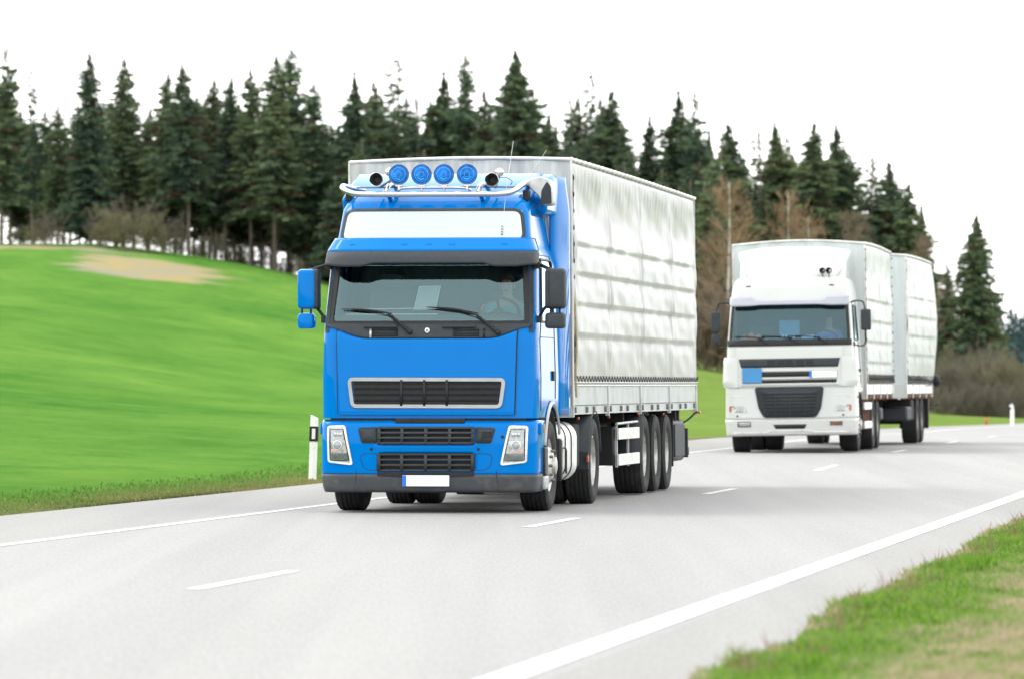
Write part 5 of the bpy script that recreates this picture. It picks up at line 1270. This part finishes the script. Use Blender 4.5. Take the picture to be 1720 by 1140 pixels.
def trunk_mesh(seed, Ht, r0, dead=0, lean=.12, dr=.9, base=0.):
    g = random.Random(seed); m = MB(); ph = g.uniform(0, 6)
    ax = lambda z: Vector((lean*math.sin(z/Ht*2.2+ph)-lean*math.sin(ph), lean*.6*math.sin(z/Ht*3+ph*2)-lean*.6*math.sin(ph*2), z))
    zs = [Ht*k/12 for k in range(13)]; m.tube([ax(z) for z in [-.8]+zs], [r0*1.25]+[r0*(1-.93*z/Ht)+.022 for z in zs], 8)
    for k in range(dead):   # dead lower limbs
        z = g.uniform(.08, base)*Ht; a = g.uniform(0, 2*PI); l = dr*g.uniform(.4, 1.2); p = ax(z)
        m.tube([p, p+Vector((math.cos(a)*l*.5, math.sin(a)*l*.5, -.04)), p+Vector((math.cos(a)*l, math.sin(a)*l, -.22*l))], [.03, .02, .008], 3, cap=False)
    me = bpy.data.meshes.new('trunk'); me.from_pydata(m.v, [], m.f); me.shade_smooth(); return me
# crown kinds
KIND = {}
def kind(k, me, mt, trunk, bark): me.materials.append(mt); trunk.materials.append(bark); KIND[k] = (me, trunk)
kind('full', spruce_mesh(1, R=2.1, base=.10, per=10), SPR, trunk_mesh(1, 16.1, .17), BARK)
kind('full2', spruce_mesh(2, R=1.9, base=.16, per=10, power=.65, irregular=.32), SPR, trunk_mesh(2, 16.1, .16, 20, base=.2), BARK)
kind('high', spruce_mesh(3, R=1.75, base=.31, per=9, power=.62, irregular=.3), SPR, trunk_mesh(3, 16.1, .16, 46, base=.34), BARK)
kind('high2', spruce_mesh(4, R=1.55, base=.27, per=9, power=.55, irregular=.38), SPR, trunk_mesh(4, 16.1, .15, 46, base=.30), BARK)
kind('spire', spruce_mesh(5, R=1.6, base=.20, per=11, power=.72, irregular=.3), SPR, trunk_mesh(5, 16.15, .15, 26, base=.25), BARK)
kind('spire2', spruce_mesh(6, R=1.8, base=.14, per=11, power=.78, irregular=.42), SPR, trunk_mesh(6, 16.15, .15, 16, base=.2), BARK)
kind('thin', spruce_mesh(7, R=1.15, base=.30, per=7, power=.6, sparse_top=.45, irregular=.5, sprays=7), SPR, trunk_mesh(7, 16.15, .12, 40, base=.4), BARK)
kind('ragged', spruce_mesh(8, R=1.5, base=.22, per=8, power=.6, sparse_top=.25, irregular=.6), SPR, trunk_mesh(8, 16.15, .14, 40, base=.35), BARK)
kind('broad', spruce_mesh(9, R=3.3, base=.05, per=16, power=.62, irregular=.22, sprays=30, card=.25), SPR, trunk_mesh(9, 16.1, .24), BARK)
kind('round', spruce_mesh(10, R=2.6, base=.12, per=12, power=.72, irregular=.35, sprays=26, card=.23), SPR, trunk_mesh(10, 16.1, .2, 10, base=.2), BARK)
kind('far', spruce_mesh(11, R=2.0, base=.08, per=8, irregular=.3), HAZ, trunk_mesh(11, 16.1, .15), BARK)
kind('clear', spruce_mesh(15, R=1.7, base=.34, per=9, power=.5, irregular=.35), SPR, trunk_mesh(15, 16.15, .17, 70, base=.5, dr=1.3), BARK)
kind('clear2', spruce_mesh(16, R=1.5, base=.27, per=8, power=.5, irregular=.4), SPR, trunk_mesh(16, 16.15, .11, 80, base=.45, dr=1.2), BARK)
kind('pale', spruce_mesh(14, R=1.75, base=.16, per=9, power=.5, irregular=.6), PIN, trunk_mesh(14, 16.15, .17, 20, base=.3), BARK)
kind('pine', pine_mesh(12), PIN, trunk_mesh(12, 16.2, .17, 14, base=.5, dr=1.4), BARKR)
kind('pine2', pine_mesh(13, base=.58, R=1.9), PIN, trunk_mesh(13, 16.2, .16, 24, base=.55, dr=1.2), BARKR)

def gz(X, Y): return H(X, Y)
F_ = 9245.0
def tree(k, px, top, Y, label, group=None, wid=1.0, cat='tree', name='spruce_tree'):
    """px, top measured on the photograph from where it was taken; Y the distance of the stand"""
    X = (px-860)/F_*Y; zt = 1.41 + (645-top)/F_*Y; z0 = gz(X, Y); Hh = max(3, zt-z0)
    t = thing(name, label, cat, (X, Y, z0), random.uniform(0, 6.28), group)
    s = Hh/16.0
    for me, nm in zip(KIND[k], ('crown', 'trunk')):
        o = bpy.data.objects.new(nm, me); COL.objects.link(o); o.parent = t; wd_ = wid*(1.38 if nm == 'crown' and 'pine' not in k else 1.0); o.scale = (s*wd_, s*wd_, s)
    return t
G1 = 'spruces along the top of the hill'; G2 = 'spruces on the right-hand slope'
front = [
 (2, 74, 'ragged', 'tall ragged conifer at the very left edge with a bare reddish trunk', 1.1),
 (54, 106, 'thin', 'sparse thin-topped spruce second from the left edge', 1.0),
 (97, 172, 'full2', 'short bushy spruce filling in right of the sparse thin-topped one', .95),
 (152, 84, 'full', 'tall pointed dark spruce above the left end of the olive bushes', .95),
 (208, 93, 'full2', 'tall dark spruce over the olive bushes, right of the first tall pointed one', .95),
 (272, 118, 'high', 'slim dark spruce with a bare foot, left of the one with the needle-thin leader', .9),
 (317, 102, 'high', 'dark columnar spruce ending in a needle-thin leader on the left hill', .95),
 (362, 130, 'high2', 'left one of a close pair of dark spruces above the bare field crest', .95),
 (378, 124, 'high', 'right one of a close pair of dark spruces above the bare field crest', .8),
 (422, 112, 'high2', 'narrow dark spruce just left of the tall pale-green twin-topped pines', .9),
 (462, 92, 'high2', 'tall broad grey-green spruce beside the pale pine on the hill', 1.15),
 (484, 80, 'pale', 'tall pale green pine with an uneven tufted top, left of the blue truck cab', 1.0),
 (532, 140, 'pale', 'pale green pine with long side limbs directly behind the left edge of the cab', 1.1),
 (596, 120, 'spire2', 'spruce rising over the left front corner of the grey trailer', 1.0),
 (630, 134, 'full2', 'brownish-green spruce over the leftmost blue roof lamp', 1.0),
 (663, 84, 'thin', 'tall thin-topped spruce standing clear over the first blue roof lamps', 1.3),
 (703, 158, 'ragged', 'lower ragged spruce over the second blue roof lamp', 1.0),
 (748, 118, 'spire2', 'spruce with a pointed top over the third blue roof lamp', 1.2),
 (777, 90, 'pale', 'pale airy pine rising over the fourth blue roof lamp', .75),
 (815, 150, 'full2', 'rounded green spruce at the left foot of the broad tallest one over the trailer', 1.0),
 (867, 82, 'broad', 'broad tall spruce, the highest above the front of the grey trailer', .72),
 (893, 150, 'ragged', 'ragged spruce on the right shoulder of the broad tall one', 1.1),
 (926, 190, 'round', 'low round-topped spruce above the right front corner of the grey trailer', .8),
 (955, 153, 'thin', 'short needle-thin spruce spire right of the low round-topped one', .8),
 (990, 108, 'thin', 'tall broken sparse spruce leaning out above the middle of the trailer roof', .85),
 (1019, 148, 'spire', 'pointed spruce just right of the tall broken sparse one', 1.15),
 (1048, 204, 'spire', 'small pointed spruce above the third bay of the grey trailer', .8),
 (1090, 190, 'spire', 'dark spruce with a narrow tip above the last bay of the grey trailer', .9),
 (1144, 150, 'spire2', 'tall ragged spruce over the rear end of the grey trailer, left of a twin', 1.15),
 (1178, 150, 'ragged', 'tall gappy spruce just past the rear end of the grey trailer', .95),
]
for i, (px, top, k, lab, w) in enumerate(front):
    tree(k, px, top, 401+(i*37 % 10)*1.1, lab, G1, w, name='pine_tree' if 'pine' in lab else 'spruce_tree')
    for sg_ in (-1, 1):
        tree(['clear', 'clear2'][i % 2] if px < 560 else ['full2', 'round', 'spire2'][i % 3], px+sg_*(15+(i*7 % 9)), max(top+45, 150)+(i*31 % 35), 413+(i % 5), 'dark spruce filling in behind the front row on the hill', 'spruces deep in the wood on the hill', 1.0)
right = [
 (1208, 226, 'ragged', 'low dark spruce behind the first bare birch'),
 (1233, 204, 'spire', 'brownish narrow spruce above the left front corner of the white truck'),
 (1277, 207, 'thin', 'thin brown-tipped spruce spire between two fuller ones'),
 (1315, 204, 'spire2', 'tall spruce with upswept limbs above the cab of the white truck'),
 (1333, 228, 'ragged', 'shorter spruce leaning on the tall one with upswept limbs'),
 (1362, 203, 'spire', 'slender spruce with a brown tip above the roof spoiler of the white truck'),
 (1417, 207, 'spire2', 'tall well-formed pointed spruce above the right side of the white truck cab'),
 (1463, 258, 'ragged', 'gappy spruce right of the tall well-formed pointed one'),
 (1492, 268, 'full', 'dense dark spruce on the slope above the gap between truck and trailer'),
 (1518, 305, 'spire', 'spruce stepping down the slope right of the dense dark one'),
 (1541, 345, 'spire2', 'last and lowest spruce at the right end of the forest'),
]
for i, (px, top, k, lab) in enumerate(right):
    tree(k, px, top, 372+(i*29 % 9), lab, G2, 1.25 if 'thin' not in k else .9)
    tree(['full', 'full2', 'round'][i % 3], px+12, top+48+(i*31 % 30), 383+(i % 4), 'dark spruce filling in behind the right-hand slope', 'spruces deep in the wood on the right', 1.15)
tree('broad', 1638, 358, 352, 'broad dark spruce standing alone at the right, above the bare thicket', None, .62)
tree('full2', 1592, 440, 360, 'smaller dark spruce half hidden by the rear of the white trailer', None, 1.0)
tree('full', 1668, 505, 372, 'low dark spruce at the right foot of the lone broad one', None, 1.1)
rr = random.Random(3)
for i in range(7): tree('far', 1684+i*9+rr.uniform(-3, 3), 500+rr.uniform(-12, 26), 560+rr.uniform(0, 30), 'small spruce far away at the right edge, blue haze painted into its needles', 'far spruces at the right edge', .9)
# second and third rows that only fill the wood
for i in range(44):
    px = 8+i*26.5+rr.uniform(-8, 8)
    edge_top = interp(px, [(0, 150), (100, 190), (300, 150), (520, 170), (700, 165), (860, 140), (920, 215), (1060, 235), (1180, 215)])
    k = rr.choice(['clear', 'clear2'] if px < 560 else ['full', 'full2', 'round', 'spire2'])
    tree(k, px, edge_top+rr.uniform(10, 60), 410+rr.uniform(4, 12), 'dark spruce filling in behind the front row on the hill', 'spruces deep in the wood on the hill', 1.1 if px > 560 else .9)
for i in range(26):
    px = 560+i*26+rr.uniform(-9, 9)
    tree(rr.choice(['full', 'full2', 'round']), px, interp(px, [(560, 230), (1180, 290), (1300, 300), (1400, 330)])+rr.uniform(0, 70), 396+rr.uniform(-6, 4) if px < 1180 else 364+rr.uniform(-6, 4), 'dark spruce low in the wood above the trailer roofs', 'spruces low in the wood', 1.2)
for i in range(22):
    px = 1190+i*16.5+rr.uniform(-6, 6)
    tree(rr.choice(['full', 'full2', 'spire2']), px, interp(px, [(1190, 300), (1420, 300), (1500, 345), (1560, 400)])+rr.uniform(0, 50), 386+rr.uniform(-2, 6), 'dark spruce filling in behind the right-hand slope', 'spruces deep in the wood on the right', 1.25)

# ---- bare deciduous trees and bushes
def twig_mesh(seed, Ht, spread, n0, mode='bush', thick=.028, crown0=.0, tw=5, fine=.012):
    g = random.Random(seed); m = MB()
    def stick(p, d, l, r, lvl):
        segs = 3; pts = [p]; q = Vector(p); dd_ = Vector(d)
        for s in range(segs):
            dd_ = (dd_ + Vector((g.gauss(0, .14), g.gauss(0, .14), g.gauss(.05, .10)))).normalized(); q = q + dd_*l/segs; pts.append(q.copy())
        m.tube(pts, [r, r*.8, r*.6, r*.35], 3, cap=False)
        if lvl > 0:
            for k in range(tw):
                t = g.uniform(.2, 1); b = pts[min(3, int(t*3))].lerp(pts[min(3, int(t*3)+1)] if int(t*3) < 3 else pts[3], (t*3) % 1)
                e = (dd_ + Vector((g.gauss(0, .55), g.gauss(0, .55), g.gauss(.12, .35)))).normalized()
                stick(b, e, l*g.uniform(.35, .62), max(fine, r*.5), lvl-1)
    if mode == 'bush':
        for k in range(n0):
            a = g.uniform(0, 2*PI); rr_ = g.uniform(0, spread*.6); sl = g.uniform(.05, .55)
            stick(Vector((math.cos(a)*rr_, math.sin(a)*rr_, -.2)), Vector((math.cos(a)*sl, math.sin(a)*sl, 1)).normalized(), Ht*g.uniform(.45, .8), thick, 3)
        tr = None
    else:
        ax = lambda z: Vector((.12*math.sin(z*.4+seed), .1*math.sin(z*.3), z))
        tr = MB(); zs = [Ht*k/10 for k in range(11)]; tr.tube([ax(z) for z in [-.6]+zs], [thick*3.4]+[thick*3*(1-.9*z/Ht)+.012 for z in zs], 7)
        for k in range(n0):
            z = Ht*lerp(crown0, .97, (k+g.random())/n0); t = (z/Ht-crown0)/(1-crown0); a = g.uniform(0, 2*PI)
            l = spread*(1-t)**.7*(.55+.45*min(1, t*4))*g.uniform(.7, 1.2)+.3
            stick(ax(z), Vector((math.cos(a), math.sin(a), g.uniform(.7, 1.5))).normalized(), l, thick*.8*(1-.6*t), 2)
    def mk(mb, nm):
        me = bpy.data.meshes.new(nm); me.from_pydata(mb.v, [], mb.f); me.shade_smooth(); return me
    return mk(m, 'twigs'), (mk(tr, 'trunk') if tr else None)
BK = {}
BK['birch'] = twig_mesh(1, 10, 2.6, 46, 'tree', .035, .30, 6); BK['birch2'] = twig_mesh(2, 10, 2.0, 40, 'tree', .03, .45, 6)
BK['bush'] = twig_mesh(3, 4, 1.5, 12, 'bush', .03, tw=6, fine=.013); BK['bush2'] = twig_mesh(4, 4, 1.7, 12, 'bush', .03, tw=6, fine=.013)
for k, mt in (('birch', TWB), ('birch2', TWB), ('bush', TWG), ('bush2', TWO)):
    BK[k][0].materials.append(mt)
    if BK[k][1]: BK[k][1].materials.append(BIRCH)
def bare(k, px, top, Y, label, group, cat='tree', name='birch_tree', wid=1.0, mt=None, bark=None):
    X = (px-860)/F_*Y; z0 = gz(X, Y); zt = 1.41+(645-top)/F_*Y; s = max(1.2, zt-z0)/(10.2 if 'birch' in k else 4.6)
    tw_, tr = BK[k]
    def mk(me, nm, sub):
        o = bpy.data.objects.new(nm, me); COL.objects.link(o); o.scale = (s*wid, s*wid, s)
        if sub:
            o.material_slots[0].link = 'OBJECT'; o.material_slots[0].material = sub
        return o
    if tr:
        t = thing(name, label, cat, (X, Y, z0), rr.uniform(0, 6), group)
        mk(tw_, 'twigs', mt).parent = t; mk(tr, 'trunk', bark).parent = t
    else:
        t = mk(tw_, name, mt); t.location = (X, Y, z0); t.rotation_euler = (0, 0, rr.uniform(0, 6)); tag(t, label, cat, group)
    return t
GB = 'bare trees in front of the right-hand wood'
bare('birch', 1222, 300, 352, 'bare birch with a clear white trunk between the grey trailer and the white truck', GB, wid=1.0)
bare('birch2', 1324, 318, 356, 'taller tan bare birch above the left half of the white truck cab', GB, wid=.9)
bare('birch2', 1356, 360, 354, 'shorter tan bare birch above the middle of the white truck cab', GB, wid=1.0)
bare('birch2', 1431, 352, 356, 'small rusty bare birch above the right side of the white truck cab', GB, wid=.9, mt=TWR, bark=BARK)
bare('birch', 1556, 392, 350, 'brown bare tree behind the rear end of the white trailer', GB, name='bare_tree', wid=.8, mt=TWR, bark=BARK)
bare('birch', 1196, 392, 354, 'dark brown bare tree just behind the rear edge of the grey trailer', GB, name='bare_tree', wid=1.1, mt=TWR, bark=BARK)
for px, top in ((1182, 440), (1207, 452), (1232, 430), (1258, 450), (1184, 500), (1214, 505), (1245, 500)):
    bare('bush' if px % 2 else 'bush2', px, top, 345+rr.uniform(-3, 3), 'brown leafless bush under the birch between grey trailer and white truck', 'brown bushes under the birches', 'bush', 'bare_bush', .9, TWR)
for i, px in enumerate((28, 46, 64, 84, 104, 164, 180, 197, 213, 230, 247, 264, 284)):
    top = interp(px, [(20, 372), (70, 345), (110, 360), (160, 345), (200, 325), (240, 322), (284, 352)])+rr.uniform(0, 18)
    bare('bush2' if i % 3 else 'bush', px+rr.uniform(-4, 4), top, 394+rr.uniform(-2, 3), 'leafless olive-grey bush at the foot of the spruces on the left hill', 'olive bushes on the left hill', 'bush', 'bare_bush', .9)
for i in range(12):
    px = 300+i*21+rr.uniform(-9, 9); Y = 398+rr.uniform(0, 14)
    base_ = 645-(gz((px-860)/F_*Y, Y)-1.41)/Y*F_
    bare('bush' if i % 2 else 'bush2', px, base_-rr.uniform(38, 88), Y, 'thin leafless undergrowth between the bare trunks of the hill-top wood', 'undergrowth between the trunks on the hill', 'bush', 'bare_bush', .75, TWG if i % 2 else TWO)
for i in range(30):
    px = 1566+i*5.7+rr.uniform(-3, 3); Y = 318+rr.uniform(-9, 12)
    top = interp(px, [(1566, 590), (1600, 575), (1650, 568), (1700, 575), (1730, 590)])+rr.uniform(0, 34)
    bare('bush2' if i % 2 else 'bush', px, top, Y, 'leafless grey-brown bush in the thicket below the lone spruce at the right', 'grey-brown thicket at the right', 'bush', 'bare_bush', .8, TWO if i % 3 == 0 else TWG)
for i in range(16):
    px = 1570+i*10.5+rr.uniform(-3, 3)
    bare('bush' if i % 2 else 'bush2', px, 640+rr.uniform(-14, 14), 306+rr.uniform(-5, 5), 'leafless grey-brown bush in the thicket below the lone spruce at the right', 'grey-brown thicket at the right', 'bush', 'bare_bush', 1.0, TWG)
# wood carrying on to the right of the road beyond the picture, seen in the reflections of the truck sides
for i in range(16):
    X = 62+i*7+rr.uniform(-2, 2); Y = 330-i*4
    t = thing('spruce_tree', 'dark spruce right of the road beyond the thicket', 'tree', (X, Y, H(X, Y)-.3), rr.uniform(0, 6), 'spruces right of the road')
    for me, nm in zip(KIND['full'], ('crown', 'trunk')):
        o = bpy.data.objects.new(nm, me); COL.objects.link(o); o.parent = t; o.scale = (1.2, 1.2, .85)

# ================================================================ ROADSIDE POSTS
PW = mat('marker_white', (.80, .80, .78), .4, 0, 0, .03, 3, dirt=(.55, .55, .52), ds=5)
def marker(X, Y, label, tilt=0, h=1.0):
    z = H(X, Y)
    t = thing('marker_post', label, 'marker post', (X, Y, z), rot=(0, tilt, -.12))
    pr = roundpoly([(-.062, -.10), (.062, -.10), (.062, h-.03), (-.062, h+.02)], .004, 2)
    b = MB().prism(roundpoly([(-.06, -.025), (0, -.045), (.06, -.025), (.05, .035), (-.05, .035)], .01, 2), 'z', -.1, h)
    bd = b.build('post', PW, t, smooth=40)
    for v in bd.data.vertices:
        if v.co.z > h-.01: v.co.z += (-v.co.x)*.45
    MB().box(-.064, .064, -.050, .040, h-.36, h-.14).build('black_band', M['black'], t, bevel=.004)
    MB().box(-.025, .025, -.058, -.048, h-.325, h-.175).build('reflector', PW, t, bevel=.003)
X0 = (525-860)/F_*81
marker(X0, 81, 'white roadside marker post with a black band, just left of the blue truck', math.radians(2), .93)
Yf = 196; Xf = (1700-860)/F_*Yf
t = thing('marker_post', 'distant white marker post at the right edge in front of the thicket', 'marker post', (Xf, Yf, H(Xf, Yf)))
MB().box(-.07, .07, -.03, .03, -.1, .62).build('post', PW, t, bevel=.02); MB().box(-.02, .06, -.03, .03, .60, .72).build('post_neck', PW, t, bevel=.01)
MB().lathe([(.001, -.03), (.07, -.03), (.075, 0), (.07, .03), (.001, .03)], (-.02, 0, .76), 'y', 16).build('reflector', M['alubright'], t)
Yf = 205; Xf = (1657-860)/F_*Yf
t = thing('marker_post', 'small orange post beside the far road edge, left of the distant white one', 'post', (Xf, Yf, H(Xf, Yf)))
MB().box(-.05, .05, -.03, .03, -.1, .30).build('post', M['orange'], t, bevel=.01); MB().box(-.045, .045, -.035, .035, .20, .27).build('band', M['terracotta'], t, bevel=.01)
Yf = 384; Xf = (1204-860)/F_*Yf; zf = H(Xf, Yf); ztop = zf+.72
t = thing('boundary_post', 'small white and red post on the crest between grey trailer and white truck', 'post', (Xf, Yf, zf))
hh_ = max(.7, ztop-zf)
MB().lathe([(.20, hh_-.75), (.17, hh_-.40)], (0, 0, 0), 'z', 14).build('red_foot', mat('red_paint', (.65, .04, .03), .5), t); MB().lathe([(.17, hh_-.40), (.14, hh_-.12), (.001, hh_-.10)], (0, 0, 0), 'z', 14).build('white_top', PW, t)
MB().lathe([(.075, hh_-.13), (.001, hh_)], (0, 0, 0), 'z', 10).build('red_tip', M['orange'], t); MB().lathe([(.06, -.3), (.06, hh_-.8)], (0, 0, 0), 'z', 8).build('stake', BARK, t)
# ================================================================ CAMERA, LIGHT
cam = bpy.data.cameras.new('camera'); co = bpy.data.objects.new('camera', cam); COL.objects.link(co); scn.camera = co
co.location = (0, 0, 1.41); co.rotation_euler = (math.radians(90)+math.atan(75/F_), 0, 0)
cam.lens = F_/1720*36; cam.sensor_width = 36; cam.clip_start = .5; cam.clip_end = 6000
cam.dof.use_dof = True; cam.dof.focus_distance = 62; cam.dof.aperture_fstop = 3.8
SEL, SAZ = math.radians(48), math.atan2(-.82, .50)
w = bpy.data.worlds.new('World'); scn.world = w; w.use_nodes = True
N = w.node_tree.nodes; L_ = w.node_tree.links
sk = N.new('ShaderNodeTexSky'); sk.sky_type = 'NISHITA'; sk.sun_disc = False; sk.sun_elevation = SEL; sk.sun_rotation = SAZ
sk.air_density = 1.0; sk.dust_density = 1.2; sk.ozone_density = 1.0
hs = N.new('ShaderNodeHueSaturation'); hs.inputs['Saturation'].default_value = .22; L_.new(sk.outputs[0], hs.inputs['Color'])
cl = N.new('ShaderNodeMix'); cl.data_type = 'RGBA'; cl.inputs[0].default_value = .68; L_.new(hs.outputs[0], cl.inputs[6]); cl.inputs[7].default_value = (6.6, 6.6, 6.5, 1)   # even cloud cover over the clear-sky model
L_.new(cl.outputs[2], N['Background'].inputs[0]); N['Background'].inputs[1].default_value = .15
sl = bpy.data.lights.new('sun', 'SUN'); so = bpy.data.objects.new('sun', sl); COL.objects.link(so)
sl.energy = .5; sl.angle = math.radians(22); sl.color = (1, .97, .92)
dv = Vector((math.sin(SAZ)*math.cos(SEL), math.cos(SAZ)*math.cos(SEL), math.sin(SEL)))
so.rotation_euler = (-dv).to_track_quat('-Z', 'Y').to_euler()
scn.view_settings.view_transform = 'Standard'; scn.view_settings.look = 'None'; scn.view_settings.gamma = 1
scn.view_settings.exposure = 1.5
